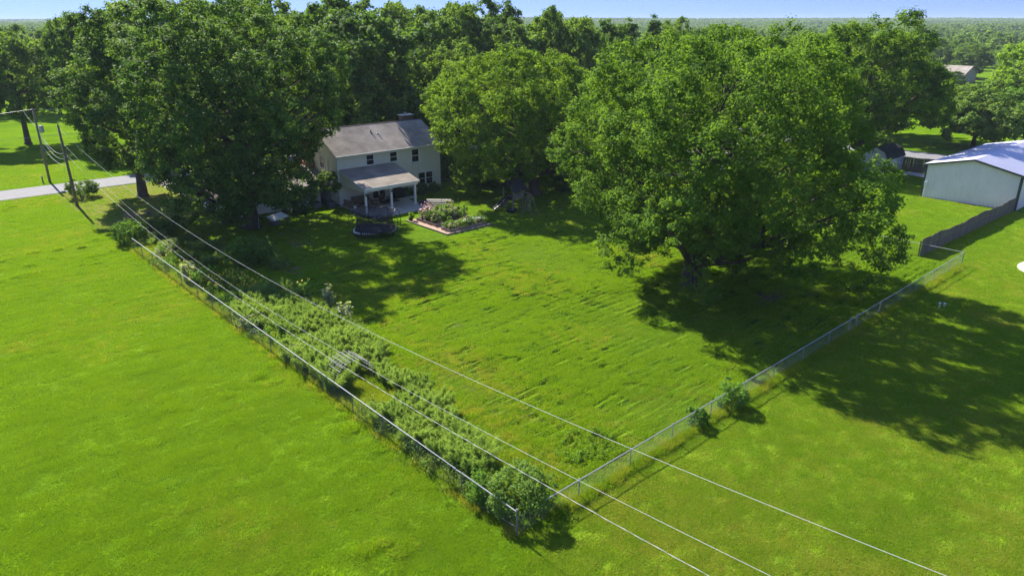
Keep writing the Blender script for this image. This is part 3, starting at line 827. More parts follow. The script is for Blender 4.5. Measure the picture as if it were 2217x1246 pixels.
dr = MB().box(105.17, 106.1, SY0 - .05, SY0 - .012, .2, 1.95).build('door', M['trim'], shed)
dt = MB()
for y in (38.3, 39.7, 41.1): dt.box(SX0 - .04, SX0 - .005, y - .05, y + .05, .16, 2.1)
dt.box(SX0 - .04, SX0 - .005, 38.35, 41.05, 2.0, 2.1)
dt.build('trim_boards', M['timber_white'], shed)
jk = bush('brush_pile', 'heap of cut brush and boards lying beside the garden shed', (99.2, 37.6), .6, 1.3, 900, .2, M['leaf_oak'], 41, 'brush pile')

# ranch houses seen through the trees
def ranch(name, label, x0, x1, y0, y1, ez, rz_, wmat, rmat, along='x', wins=()):
    t = thing(name, label, 'house', (x0, y0, 0))
    if along == 'x':
        ym = (y0 + y1) / 2
        MB().prism([(x0, y0, 0), (x0, y1, 0), (x0, y1, ez), (x0, ym, rz_), (x0, y0, ez)], (x1 - x0, 0, 0)).build('wall', M[wmat], t)
        roof_slopes(x0 - .4, x1 + .4, y0 - .5, ez - .1, ym, rz_ + .14, y1 + .5, ez - .1).build('roof', M[rmat], t)
    else:
        xm = (x0 + x1) / 2
        MB().prism([(x0, y0, 0), (x1, y0, 0), (x1, y0, ez), (xm, y0, rz_), (x0, y0, ez)], (0, y1 - y0, 0)).build('wall', M[wmat], t)
        mb = MB(); th = .15
        for a, b_ in ((x0 - .5, xm), (x1 + .5, xm)):
            mb.prism([(a, y0 - .4, ez - .1), (b_, y0 - .4, rz_ + .14), (b_, y0 - .4, rz_ - .01), (a, y0 - .4, ez - .25)], (0, y1 - y0 + .8, 0))
        mb.build('roof', M[rmat], t)
    for (a, b_, c, d_) in wins: window_front(a, b_, c, d_, y0 - .02, t)
    return t
ranch('ranch_house', 'low neighbouring house half hidden behind the rounded center tree', 66, 84, 74.5, 83, 2.7, 4.8, 'siding', 'shingle_pale', 'x', ((68, 69.2, 1.1, 2.2), (72, 73.6, 1.1, 2.2), (78, 79.4, 1.1, 2.2)))
ranch('ranch_house', 'neighbouring grey roofed house glimpsed through the broad maple crown', 80, 96, 52.5, 61, 2.7, 4.9, 'siding', 'shingle', 'x', ((83, 84.2, 1.1, 2.2), (88, 89.6, 1.1, 2.2)))
fx, fy = W(156, 262)
ranch('ranch_house', 'distant tan gabled house among trees in the upper right', fx - 6.5, fx + 6.5, fy - 5, fy + 9, 3.0, 5.4, 'house_far_wall', 'shingle', 'y', ((fx - 1.6, fx - .2, 1.0, 2.4), (fx + 2, fx + 3.2, 1.0, 2.4)))
fx, fy = W(196, 292)
ranch('ranch_house', 'distant grey roofed house at the right edge behind the bright tree', fx - 8, fx + 8, fy - 4, fy + 4, 2.8, 5.0, 'house_far_wall', 'shingle', 'x', ())

# ================================================================== FENCES
def chain_link(t, a, b_, h, pitch=.11, m='galv', r=.0018):
    """woven diagonals between two ground points, joined into one part"""
    a = Vector((*a, 0)); b_ = Vector((*b_, 0)); L = (b_ - a).length; d = (b_ - a) / L
    vs = []; n_ = 0
    nrm = Vector((-d.y, d.x, 0)) * r
    x = -h
    while x < L:
        for s in (1, -1):
            p0, p1 = (x, x + h) if s == 1 else (x + h, x)
            z0, z1 = .04, h - .02
            q0, q1 = p0, p1
            lo, hi = min(q0, q1), max(q0, q1)
            if hi <= 0 or lo >= L: continue
            def at(q): 
                k = (q - p0) / (p1 - p0); return z0 + (z1 - z0) * k
            qa = min(max(q0, 0), L); qb = min(max(q1, 0), L)
            A = a + d * qa + Vector((0, 0, at(qa))); B = a + d * qb + Vector((0, 0, at(qb)))
            up = Vector((0, 0, r))
            for off in (nrm * 1.0, up):
                vs += [A - off, A + off, B + off, B - off]; n_ += 1
        x += pitch
    me = raw_mesh('chain_link', np.array([tuple(p) for p in vs]), n_, M[m])
    o = bpy.data.objects.new('chain_link', me); col.objects.link(o); o.parent = t; o.location = -t.location; o['kind'] = 'stuff'
    return o
def post(mb, x, y, h, r=.03, n=8):
    return mb.tube([(x, y, -.1), (x, y, h)], r, n).tube([(x, y, h), (x, y, h + .03)], r * 1.25, n)
FXL, FYR = 15.95, 17.42
# side fence (left), along +y
f1 = thing('chain_link_fence', 'rusty chain link fence along the weedy garden strip under the wires', 'fence', (FXL, FYR, 0))
MB().tube([(FXL, FYR, 1.22), (FXL, 21.0, 1.20), (FXL, 21.6, 1.15)], .028, 7).tube([(FXL, 21.4, 1.2), (FXL, 45, 1.24), (FXL, 69.0, 1.30)], .026, 7).build('top_rail', M['galv'], f1)
for y in (21.0, 24.3, 27.3, 30.3, 33.6, 36.8, 40.3, 43.4, 46.6, 50.0, 52.9, 56.4, 60.2, 63.4, 66.4, 69.0):
    post(MB(), FXL, y, 1.20 + (y - 17) * .0015, .028).build('post', M['galv_old'], f1)
post(MB(), FXL, FYR, 1.32, .042).build('corner_post', M['galv_old'], f1)
MB().tube([(FXL, FYR + .05, .45), (FXL, 20.9, .12)], .015, 5).build('brace', M['galv_old'], f1)
chain_link(f1, (FXL, FYR), (FXL, 69.0), 1.2, m='galv_old')
# rear fence (right), along +x
f2 = thing('chain_link_fence', 'bright galvanised chain link fence crossing the lawn at right', 'fence', (FXL, FYR, 0))
f2.location.x = 17.0
MB().tube([(17.6, FYR, .98), (40, FYR, 1.04), (67.7, FYR, 1.12)], .026, 7).build('top_rail', M['galv'], f2)
for x in (19.6, 23.1, 26.35, 29.7, 33.0, 36.1, 39.6, 43.0, 50.7, 54.2, 57.6, 61.0, 64.4):
    post(MB(), x, FYR, 1.03, .027).build('post', M['galv'], f2)
for x in (45.9, 47.05): post(MB(), x, FYR, 1.16, .04).build('gate_post', M['galv'], f2)
gt = MB().tube([(45.98, FYR, .12), (45.98, FYR, 1.06), (46.97, FYR, 1.06), (46.97, FYR, .12), (45.98, FYR, .12)], .02, 6).build('gate', M['galv'], f2)
post(MB(), 67.7, FYR, 1.26, .04).build('corner_post', M['galv'], f2)
chain_link(f2, (FXL + .1, FYR), (67.7, FYR), 1.02)
# short cross fence, along +y
f3 = thing('chain_link_fence', 'short chain link fence from the far corner post past the wooden fence', 'fence', (67.7, FYR, 0))
MB().tube([(67.7, FYR + .06, 1.14), (67.6, 30.0, 1.12)], .024, 7).build('top_rail', M['galv'], f3)
for y in (20.75, 24.0, 27.0, 30.0): post(MB(), 67.66, y, 1.2 if y < 21 else 1.1, .035).build('post', M['galv'], f3)
chain_link(f3, (67.7, FYR + .06), (67.6, 30.0), 1.05)
# low old fence by the big left tree
f4 = thing('chain_link_fence', 'sagging dark wire fence beside the trunk of the big left tree', 'fence', (20.5, 72.6, 0))
MB().tube([(18.6, 76.6, .98), (22, 74.4, .92), (24.7, 72.7, .98)], .02, 6).build('top_rail', M['galv_old'], f4)
for x, y in ((18.6, 76.6), (21.6, 74.7), (24.7, 72.7), (26.3, 71.4)): post(MB(), x, y, 1.0, .03).build('post', M['galv_old'], f4)
chain_link(f4, (18.6, 76.6), (24.7, 72.7), .95, m='galv_old')
chain_link(f4, (24.7, 72.7), (26.3, 71.4), .6, m='galv_old')
# fence beyond the side road
f5 = thing('chain_link_fence', 'thin wire fence beyond the grey side road, upper right', 'fence', (130.7, 20, 0))
for y in (24, 28.5, 33, 37.5, 42, 46.5, 51, 55.5): post(MB(), 130.7, y, 1.3, .05, 5).build('post', M['galv_old'], f5)
MB().tube([(130.7, 24, 1.25), (130.7, 55.5, 1.25)], .02, 5).build('top_rail', M['galv_old'], f5)
chain_link(f5, (130.7, 24), (130.7, 55.5), 1.2, .2, 'galv_old', .004)

# wooden picket fences
def board_fence(label, x0, y0, x1, y1, h, seed, mat1='timber_grey', wav=True):
    t = thing('wooden_fence', label, 'fence', (x0, y0, 0))
    rg = random.Random(seed); L = math.hypot(x1 - x0, y1 - y0); n_ = int(L / .145); dx, dy = (x1 - x0) / L, (y1 - y0) / L
    ang = math.atan2(dy, dx)
    base = None
    variants = []
    for vv in range(4):
        mb = MB(); hh = 1.0
        tp_ = [.0, .006, -.008, .003][vv]
        mb.add([(0, -.011, 0), (.138, -.011, 0), (.138, .011, 0), (0, .011, 0), (0, -.011, hh + tp_), (.138, -.011, hh - tp_), (.138, .011, hh - tp_), (0, .011, hh + tp_)],
               [(0,3,2,1),(4,5,6,7),(0,1,5,4),(1,2,6,5),(2,3,7,6),(3,0,4,7)])
        mat_ = simple('picket_%d' % vv, tuple(c * [1, .8, 1.15, .92][vv] for c in (.185, .15, .115)), .95, .35, 3, .5, 20, stretch=(2, 2, 5))
        variants.append(mb.mesh('picket', mat_))
    for i in range(n_):
        o = bpy.data.objects.new('picket', variants[rg.randrange(4)]); col.objects.link(o); o.parent = t
        s = i * .145
        hh = h + (.10 * math.sin(s * .55) + .05 * math.sin(s * 1.7 + 1) if wav else 0) + rg.uniform(-.02, .02)
        o.location = (dx * s, dy * s + rg.uniform(-.008, .008), .0); o.rotation_euler = (rg.uniform(-.01, .01), rg.uniform(-.01, .01), ang + rg.uniform(-.02, .02))
        o.scale = (1, 1, hh)
    nx, ny = -dy, dx
    for z in (.35, h * .86):
        mb = MB(); mb.tube([(x0 + nx * .05, y0 + ny * .05, z), (x1 + nx * .05, y1 + ny * .05, z)], .04, 4); mb.build('rail', M[mat1], t)
    s = 0
    while s < L:
        mb = MB(); x, y = x0 + dx * s + nx * .1, y0 + dy * s + ny * .1; mb.box(x - .045, x + .045, y - .045, y + .045, -.1, h * .95); mb.build('post', M[mat1], t); s += 2.4
    return t
board_fence('weathered grey picket fence running from the wire fence to the barn', 67.45, 20.72, 92.65, 20.05, 1.55, 3)
board_fence('dark board fence between the garden shed and the metal barn', 108.9, 38.4, 109.4, 24.0, 1.75, 8)

# ================================================================== UTILITY LINE
P2, P1 = (16.36, 92.0), (16.85, 108.85)
def pole(name, label, p, top, r0, r1, lean=(0, 0)):
    t = thing(name, label, 'utility pole', (p[0], p[1], 0))
    MB().tube([(p[0], p[1], -.3), (p[0] + lean[0] * .5, p[1] + lean[1] * .5, top * .5), (p[0] + lean[0], p[1] + lean[1], top)], [r0, (r0 + r1) / 2, r1], 10).build('shaft', M['pole_wood'], t, True)
    return t
pl2 = pole('utility_pole', 'leaning wooden pole where the three wires over the yard begin', P2, 9.0, .17, .11, (-.15, .35))
MB().tube([(16.21, 92.3, 9.0), (16.21, 92.3, 9.22)], .05, 8).build('insulator', M['plastic_grey'], pl2)
for z in (6.75, 5.55): MB().tube([(16.1, 91.95, z), (16.42, 91.9, z)], .06, 7).build('bracket', M['galv_old'], pl2)
MB().tube([(16.36, 92.14, .1), (16.3, 92.3, 5.6)], .035, 5).build('conduit', M['galv'], pl2)
pl1 = pole('utility_pole', 'wooden pole across the road carrying a grey transformer can', P1, 9.1, .16, .11, (-.05, .15))
tr_ = MB().lathe([(.02, 6.35), (.24, 6.38), (.26, 6.45), (.26, 7.15), (.22, 7.25), (.05, 7.3)], 17.22, 108.75, 14).build('transformer', M['galv'], pl1, True)
MB().tube([(17.22, 108.75, 7.3), (17.22, 108.75, 7.5)], .04, 6).build('bushing', M['plastic_grey'], tr_)
MB().box(16.8, 17.05, 108.72, 108.85, 6.6, 6.7).build('bracket', M['galv_old'], pl1)
MB().tube([(16.8, 109.0, 9.1), (16.8, 109.0, 9.35)], .05, 8).build('insulator', M['plastic_grey'], pl1)
# spans over the yard: measured sag curves
def span(label, f_, y0, y1, x0, x1, r=.0068, twist=0):
    pts = []; n_ = 60
    for i in range(n_ + 1):
        y = y0 + (y1 - y0) * i / n_
        k = i / n_; pts.append((x0 + (x1 - x0) * k, y, f_(y)))
    mb = MB().tube(pts, r, 5)
    if twist:
        q = []
        for i in range(600):
            y = y0 + (y1 - y0) * i / 599; a = i * .9
            q.append((x0 + (x1 - x0) * i / 599 + math.cos(a) * .014, y, f_(y) + math.sin(a) * .014))
        mb.tube(q, r * .8, 4)
    o = mb.build('power_line', M['wire'], None)
    return tag(o, label, 'cable', 'wires strung over the side fence')
fA = lambda y: 8.133 - .13582 * y + .0015085 * y * y + 3.8e-7 * y ** 3
fB = lambda y: 5.828 - .12375 * y + .0011981 * y * y + 3.16e-6 * y ** 3
fC = lambda y: 4.590 - .10341 * y + .0010491 * y * y + 2.577e-6 * y ** 3
span('topmost bare wire sagging over the yard, ending right of the others', fA, 92.2, -30, 16.2, 15.9)
span('middle wire of the three strung over the side fence', fB, 91.9, -30, 16.3, 15.9)
span('lowest of the three wires, a twisted cable close above the fence rail', fC, 91.9, -30, 16.3, 15.9, .0068, 1)
def jumper(label, a, b_, sag, r=.014):
    pts = []
    for i in range(15):
        k = i / 14; p = Vector(a).lerp(Vector(b_), k); p.z -= sag * 4 * k * (1 - k); pts.append(p)
    return tag(MB().tube(pts, r, 5).build('power_line', M['wire']), label, 'cable', 'cables between the two poles')
jumper('slack cable looping from the transformer pole top to its can', (16.5, 114.4, 8.7), (17.0, 108.8, 6.9), .35)
jumper('upper drooping cable between the two poles by the road', (16.85, 108.8, 6.6), (16.25, 92.2, 6.0), 1.0)
jumper('middle drooping cable between the two poles by the road', (16.85, 108.8, 6.3), (16.3, 92.1, 5.5), 1.2)
jumper('lowest drooping cable between the two poles by the road', (16.85, 108.8, 4.8), (16.35, 92.0, 4.7), .8)
jumper('overhead line running left out of view from the transformer pole', (16.8, 109.0, 9.3), (-40, 109.5, 9.0), 1.2, .016)
jumper('overhead line running from the transformer pole behind the left tree', (16.8, 109.0, 9.3), (60, 109.2, 9.0), 1.0, .016)
jumper('lower line crossing behind the transformer pole near the far left tree', (-40, 113, 6.0), (40, 113, 6.0), .8, .014)
tag(MB().tube([(16.36, 92.0, 7.4), (16.75, 99.6, 0.0)], .013, 5).build('guy_wire', M['wire']), 'taut guy wire anchored behind the leaning pole by the road', 'guy wire')
tag(MB().tube([(16.4, 92.0, 6.4), (17.0, 92.4, 2.0), (17.05, 91.7, .0)], .012, 5).build('guy_wire', M['wire']), 'short guy wire close in front of the leaning pole', 'guy wire')
tag(MB().lathe([(.09, -.05), (.09, .75), (.11, .76), (.11, .9), (.02, .95)], 16.1, 109.0, 10).build('utility_pedestal', M['plastic_green'], None, True), 'pale green cable pedestal at the foot of the transformer pole', 'pedestal')
for (x, y, lb, hh) in ((55.6, 15.1, 'taller white pipe stub standing in the right lawn', .32), (56.0, 14.9, 'shorter white pipe stub standing in the right lawn', .24)):
    tag(MB().lathe([(.07, -.05), (.07, hh), (.09, hh + .005), (.09, hh + .07), (.01, hh + .09)], x, y, 10).build('pipe_cap', M['plastic_white'], None, True), lb, 'pipe')

# ================================================================== PATIO THINGS
def cushion(mb, x0, x1, y0, y1, z0, z1, b=.04):
    mb.prism([(x0 + b, y0, z0), (x1 - b, y0, z0), (x1, y0, z0 + b), (x1, y0, z1 - b), (x1 - b, y0, z1), (x0 + b, y0, z1), (x0, y0, z1 - b), (x0, y0, z0 + b)], (0, y1 - y0, 0)); return mb
so_ = thing('outdoor_sofa', 'brown L-shaped outdoor sofa in the corner of the covered patio', 'sofa', (38.8, 69.6, .1))
MB().box(38.8, 39.7, 69.5, 71.4, .12, .32).box(39.7, 42.0, 70.55, 71.4, .12, .32).build('base', M['wicker'], so_)
for i in range(2): cushion(MB(), 38.9, 39.68, 69.55 + i * .92, 70.42 + i * .92, .325, .50).build('seat_cushion', M['sofa'], so_)
for i in range(3): cushion(MB(), 39.72 + i * .76, 40.45 + i * .76, 70.6, 71.2, .325, .50).build('seat_cushion', M['sofa'], so_)
for i in range(3): cushion(MB(), 39.72 + i * .76, 40.45 + i * .76, 71.22, 71.4, .45, .95).build('back_cushion', M['sofa'], so_)
MB().box(38.72, 38.895, 69.5, 71.4, .12, .85).build('backrest', M['sofa'], so_)
tb = thing('round_table', 'round tan patio table standing beside the L-shaped sofa', 'table', (41.3, 69.3, .1))
MB().lathe([(.38, .1), (.42, .3), (.36, .55), (.05, .56)], 41.3, 69.3, 18).build('base', M['wicker'], tb, True)
MB().lathe([(.72, .56), (.74, .58), (.74, .63), (.70, .64)], 41.3, 69.3, 22).build('tabletop', M['tabletop'], tb)
for (cx_, cy_, lb) in ((42.9, 69.9, 'brown patio chair nearest the middle porch column'), (40.4, 68.3, 'brown patio chair by the front of the round table')):
    c = thing('patio_chair', lb, 'chair', (cx_, cy_, .1), 0, 'brown patio chairs')
    MB().box(cx_ - .3, cx_ + .3, cy_ - .3, cy_ + .3, .38, .5).build('seat', M['sofa'], c)
    MB().box(cx_ - .3, cx_ + .3, cy_ + .3, cy_ + .38, .38, .95).build('backrest', M['wicker'], c)
    for sx in (-1, 1):
        MB().box(cx_ + sx * .34 - .03, cx_ + sx * .34 + .03, cy_ - .3, cy_ + .36, .62, .68).build('armrest', M['wicker'], c)
        for sy in (-1, 1): MB().box(cx_ + sx * .33 - .025, cx_ + sx * .33 + .025, cy_ + sy * .28 - .025, cy_ + sy * .28 + .025, .1, .62).build('leg', M['metal_dark'], c)
tag(MB().box(42.6, 44.9, 69.2, 70.9, .1, .115).build('rug', M['rug']), 'dark rug lying on the patio before the sliding door', 'rug')
gr_ = thing('grill', 'barbecue grill under a black cover at the back of the patio', 'grill', (45.7, 70.9, .1))
g_ = MB(); g_.prism([(44.95, 70.45, .12), (46.35, 70.45, .12), (46.4, 70.45, .85), (46.5, 70.45, .9), (46.3, 70.45, 1.12), (46.0, 70.45, 1.32), (45.3, 70.45, 1.32), (45.0, 70.45, 1.12), (44.85, 70.45, .9), (44.95, 70.45, .85)], (0, .72, 0))
g_.build('cover', M['black_cover'], gr_)
for x in (45.1, 46.2): MB().tube([(x, 70.6, .1), (x, 70.6, .14)], .06, 8).build('wheel', M['metal_dark'], gr_)
bk = thing('bucket', 'white bucket at the left edge of the patio', 'bucket', (38.75, 69.2, .1))
MB().lathe([(.14, .1), (.17, .5), (.15, .5), (.13, .3)], 38.75, 69.0, 14).build('body', M['plastic_white'], bk)
tu = thing('storage_box', 'low navy box at the foot of the right porch column', 'box', (45.75, 66.1, .1))
MB().box(45.4, 46.35, 65.75, 66.35, .1, .42).build('body', M['plastic_navy'], tu)
MB().box(45.36, 46.39, 65.71, 66.39, .421, .47).build('lid', M['metal_dark'], tu)
MB().tube([(45.8, 66.05, .47), (45.8, 66.05, .95), (45.95, 66.05, 1.05)], .02, 6).build('handle', M['metal_dark'], tu)

# slatted arched wood rack
ab = thing('slatted_rack', 'arched rack of weathered pale slats behind the vegetable beds', 'rack', (46.4, 64.4, 0))
ax0, ay0 = Vector((45.6, 65.1, 0)), Vector((47.7, 63.3, 0))
dv = (ay0 - ax0).normalized(); pv = Vector((dv.y, -dv.x, 0)) * -1
for i in range(8):
    t = i / 7; off = (t - .5) * 1.9; z = .18 + .62 * math.sin(math.pi * (.12 + .62 * t))
    a = ax0 + pv * off + Vector((0, 0, z)); b_ = ay0 + pv * off + Vector((0, 0, z - .05))
    MB().prism([tuple(a + Vector((0, 0, -.02)) - pv * .06), tuple(a + Vector((0, 0, .02)) - pv * .06), tuple(a + Vector((0, 0, .02)) + pv * .06), tuple(a + Vector((0, 0, -.02)) + pv * .06)], tuple(b_ - a)).build('slat', M['timber_white'], ab)
for e_ in (ax0 + dv * .25, ay0 - dv * .25):
    pts = []
    for i in range(8):
        t = i / 7; off = (t - .5) * 1.9; z = .14 + .62 * math.sin(math.pi * (.12 + .62 * t)); pts.append(e_ + pv * off + Vector((0, 0, z)))
    MB().tube(pts, .035, 5).build('rib', M['timber_dark'], ab)
    for off in (-.9, -.1, .9): 
        p = e_ + pv * off; MB().tube([(p.x, p.y, -.05), (p.x, p.y, .5 if off < .5 else .6)], .03, 5).build('leg', M['timber_dark'], ab)

# ------------------------------------------------------------------ raised beds
kb = MB()
kb.box(40.30, 40.42, 54.25, 61.5, -.05, .16)
tag(kb.build('path_timber', M['timber_tan']), 'long timber edging on the left side of the garden path', 'timber')
tag(MB().box(40.425, 46.3, 54.25, 54.37, -.05, .15).build('path_timber', M['timber_tan']), 'long timber edging on the front side of the garden path', 'timber')
def raised_bed(label, x0, x1, y0, y1, h=.34):
    t = thing('raised_bed', label, 'garden bed', (x0, y0, 0))
    MB().box(x0, x1, y0, y0 + .07, 0, h).build('board', M['timber_tan'], t); MB().box(x0, x1, y1 - .07, y1, 0, h).build('board', M['timber_tan'], t)
    MB().box(x0, x0 + .07, y0 + .07, y1 - .07, 0, h - .002).build('board', M['timber_tan'], t); MB().box(x1 - .07, x1, y0 + .07, y1 - .07, 0, h - .002).build('board', M['timber_tan'], t)
    MB().box(x0 + .07, x1 - .07, y0 + .07, y1 - .07, 0, h - .06).build('soil', M['soil'], t)
    return t
raised_bed('raised timber bed nearer the patio, crowded with tall vegetables', 41.3, 45.9, 57.5, 60.9)
raised_bed('raised timber bed nearer the lawn, with low flowers and herbs', 41.1, 45.8, 54.75, 56.3)
def veg(nm, label, x, y, H, Rr, n_, leaf, lm, seed, z=.28, flowers=None, cat='plant', group='vegetables and flowers in the raised beds'):
    t = bush(nm, label, (x, y), H, Rr, n_, leaf, M[lm], seed, cat, nl=9, lobe=.42, clump=.14, group=group)
    t.location.z = z
    if flowers:
        rg = np.random.RandomState(seed + 5); k = 46
        c = np.stack([rg.normal(0, Rr * .5, k), rg.normal(0, Rr * .5, k), H * (.75 + .35 * rg.rand(k))], -1)
        V_ = leaves(c, rg.normal(size=(k, 3)) + np.array([0, 0, 1.2]), .13, .12, rg, None)
        o = bpy.data.objects.new('flowers', raw_mesh('flowers', V_, k, M[flowers], np.full(k, .5))); col.objects.link(o); o.parent = t
    return t
rg = random.Random(12); s_ = 300
for i in range(7):
    for j in range(4):
        s_ += 1; x = 41.75 + i * .62 + rg.uniform(-.15, .15); y = 57.95 + j * .83 + rg.uniform(-.15, .15)
        hh = rg.uniform(.85, 1.5); kind = rg.choice([('leaf_bush', 'leafy green vegetable plant'), ('leaf_silver', 'grey green herb'), ('leaf_bright', 'bright green vegetable plant'), ('leaf_bush', 'dark leafy plant')])
        fl = None
        if i < 2 and j > 1: fl = 'petal_pink'
        veg('garden_plant', kind[1] + ' crowded in the bed nearer the patio' + (' with pink flowers' if fl else ''), x, y, hh, rg.uniform(.38, .52), 520, .13, kind[0], s_, flowers=fl)
for i in range(7):
    for j in range(2):
        s_ += 1; x = 41.5 + i * .64 + rg.uniform(-.1, .1); y = 55.15 + j * .7
        kind = rg.choice([('leaf_bush', 'low green plant'), ('leaf_silver', 'silvery herb'), ('leaf_bright', 'bright lettuce green plant')])
        fl = rg.choice([None, 'petal_white', None, None])
        veg('garden_plant', kind[1] + ' in the bed nearer the lawn' + (' with white flowers' if fl else ''), x, y, rg.uniform(.35, .7), rg.uniform(.34, .46), 420, .11, kind[0], s_, flowers=fl)
veg('garden_plant', 'feathery pale dill plant at the right end of the beds', 46.3, 56.4, 1.2, .55, 700, .1, 'leaf_bright', 777, .05)
tag(MB().box(43.78, 43.88, 55.9, 56.0, .0, 2.2).build('garden_stake', M['timber_grey']), 'thick weathered stake standing in the bed nearer the lawn', 'stake')
for i, (x, y, h_) in enumerate(((44.2, 60.3, 2.2), (45.3, 59.6, 1.95), (45.6, 59.2, 2.0), (42.6, 60.7, 1.6))):
    tag(MB().tube([(x, y, .2), (x, y, h_)], .018, 5).build('garden_stake', M['timber_tan']), 'thin cane rising from the bed nearer the patio', 'stake', 'thin canes in the vegetable bed')
pp = thing('potted_plant', 'lime green plant in a black pot at the corner of the garden path', 'potted plant', (40.75, 61.1, .03))
MB().lathe([(.17, .03), (.22, .25), (.27, .45), (.24, .46), (.22, .4)], 40.75, 61.1, 16).build('pot', M['metal_dark'], pp)
V_, nf, tint, P_, RL_, zc_ = crown_leaves(55, .8, .38, .38, 420, .14, 8, 'bush', (), (0, 0), .4, .14)
o = bpy.data.objects.new('foliage', raw_mesh('foliage', V_, nf, M['leaf_bright'], tint)); col.objects.link(o); o.parent = pp

# ------------------------------------------------------------------ trampoline
TC = (35.0, 58.75)
tp_ = thing('trampoline', 'dark oval trampoline with a tall safety net on the lawn', 'trampoline', (TC[0], TC[1], 0))
def sup(a, rx, ry, n_=3.0):
    c, s = math.cos(a), math.sin(a); k = (abs(c) ** n_ + abs(s) ** n_) ** (-1 / n_)
    x, y = c * k * rx, s * k * ry
    return TC[0] + .743 * x + .669 * y, TC[1] - .669 * x + .743 * y
K = 72
ring = [sup(2 * math.pi * i / K, 1.92, 1.75) for i in range(K)]
MB().prism([(x, y, .80) for x, y in ring], (0, 0, .03)).build('jumping_mat', M['black_mesh'], tp_)
rods = MB(); rw = MB()
for i in range(K):
    x, y = ring[i]; X, Y = sup(2 * math.pi * i / K, 2.06, 1.89); x2, y2 = sup(2 * math.pi * (i + .9) / K, 2.0, 1.83)
    fx_, fy_ = sup(2 * math.pi * (i + 2.0) / K, 1.75, 1.58)
    rw.add([(x, y, .832), (X, Y, .78), (X * .5 + x2 * .5, Y * .5 + y2 * .5, .66), (x * .6 + x2 * .4, y * .6 + y2 * .4, .70)], [(0, 1, 2, 3)])
    rods.tube([(X, Y, .80), (fx_, fy_, .12)], .014, 4, False)
rw.build('edge_pockets', M['plastic_white'], tp_); rods.build('spring_rods', M['metal_dark'], tp_)
fr = [(*sup(2 * math.pi * i / K, 1.72, 1.55), .12) for i in range(K)] ; fr.append(fr[0])
MB().tube(fr, .03, 6, False).build('base_frame', M['metal_dark'], tp_)
for i in range(8):
    a = 2 * math.pi * (i + .5) / 8
    x, y = sup(a, 1.72, 1.55); MB().tube([(x, y, .12), (x, y, -.03)], .03, 6).build('leg', M['metal_dark'], tp_)
    p = [(*sup(a, 1.78, 1.6), .15), (*sup(a, 2.35, 2.15), .7), (*sup(a, 2.45, 2.25), 1.6), (*sup(a, 2.3, 2.1), 2.3), (*sup(a, 1.98, 1.8), 2.62)]
    MB().tube(p, .03, 6).build('net_pole', M['metal_dark'], tp_)
tops = []
for i in range(65):
    a = 2 * math.pi * i / 64; sg = .10 * abs(math.sin((a - math.pi / 8) * 4)); x, y = sup(a, 1.98 - sg * .6, 1.8 - sg * .6); tops.append((x, y, 2.60 - sg * 1.6))
MB().tube(tops, .03, 5, False).build('net_rim', M['metal_dark'], tp_)
nv2 = []; cnt = 0
lev = [(1.9, 1.73, .84), (1.72, 1.56, 1.3), (1.68, 1.52, 1.8), (1.78, 1.62, 2.2)]
def netpt(i, j):
    a = 2 * math.pi * i / 160
    if j >= 12:
        sg = .10 * abs(math.sin((a - math.pi / 8) * 4)); x, y = sup(a, 1.98 - sg * .6, 1.8 - sg * .6); return Vector((x, y, 2.60 - sg * 1.6))
    q_ = j / 4; k_ = min(2, int(q_)); f__ = q_ - k_; A_, B_ = lev[k_], lev[min(3, k_ + 1)]
    x, y = sup(a, A_[0] + (B_[0] - A_[0]) * f__, A_[1] + (B_[1] - A_[1]) * f__); return Vector((x, y, A_[2] + (B_[2] - A_[2]) * f__))
arr = []
for i in range(160):
    for j in range(12):
        a, b_, c = netpt(i, j), netpt(i, j + 1), netpt(i + 1, j)
        hz_ = Vector((0, 0, .012)); t_ = (c - a).normalized() * .019
        arr += [a - t_, a + t_, b_ + t_, b_ - t_]; arr += [a - hz_, c - hz_, c + hz_, a + hz_]; cnt += 2
V_ = np.array([tuple(p - Vector((TC[0], TC[1], 0))) for p in arr])
o = bpy.data.objects.new('net', raw_mesh('net', V_, cnt, M['black_mesh'])); col.objects.link(o); o.parent = tp_; o['kind'] = 'stuff'

# ------------------------------------------------------------------ playset
px_, py_ = 52.3, 57.9
ps = thing('playset', 'wooden play tower with dark canopy, slide and climbing frame in the shade', 'playset', (px_, py_, 0))
for sx in (-.75, .75):
    for sy in (-.75, .75): MB().box(px_ + sx - .05, px_ + sx + .05, py_ + sy - .05, py_ + sy + .05, -.05, 2.55).build('post', M['timber_tan'], ps)
for i in range(9): MB().box(px_ - .8 + i * .178, px_ - .8 + i * .178 + .165, py_ - .8, py_ + .8, 1.25, 1.29).build('deck_board', M['timber_dark'], ps)
MB().box(px_ - .8, px_ + .8, py_ - .83, py_ - .805, 1.45, 1.9).build('railing', M['timber_dark'], ps)
for i in range(8): MB().box(px_ + .2 + i * .075 - .8, px_ + .2 + i * .075 - .74, py_ + .82, py_ + .85, .1, 1.24).build('wall_board', M['timber_tan'], ps)
for i in range(9): MB().box(px_ - .79 + i * .178, px_ - .79 + i * .178 + .15, py_ - .86, py_ - .84, 1.3, 1.95).build('wall_board', M['timber_tan'], ps)
MB().box(px_ - .83, px_ - .805, py_ - .8, py_ - .1, 1.45, 1.9).build('railing', M['timber_dark'], ps)
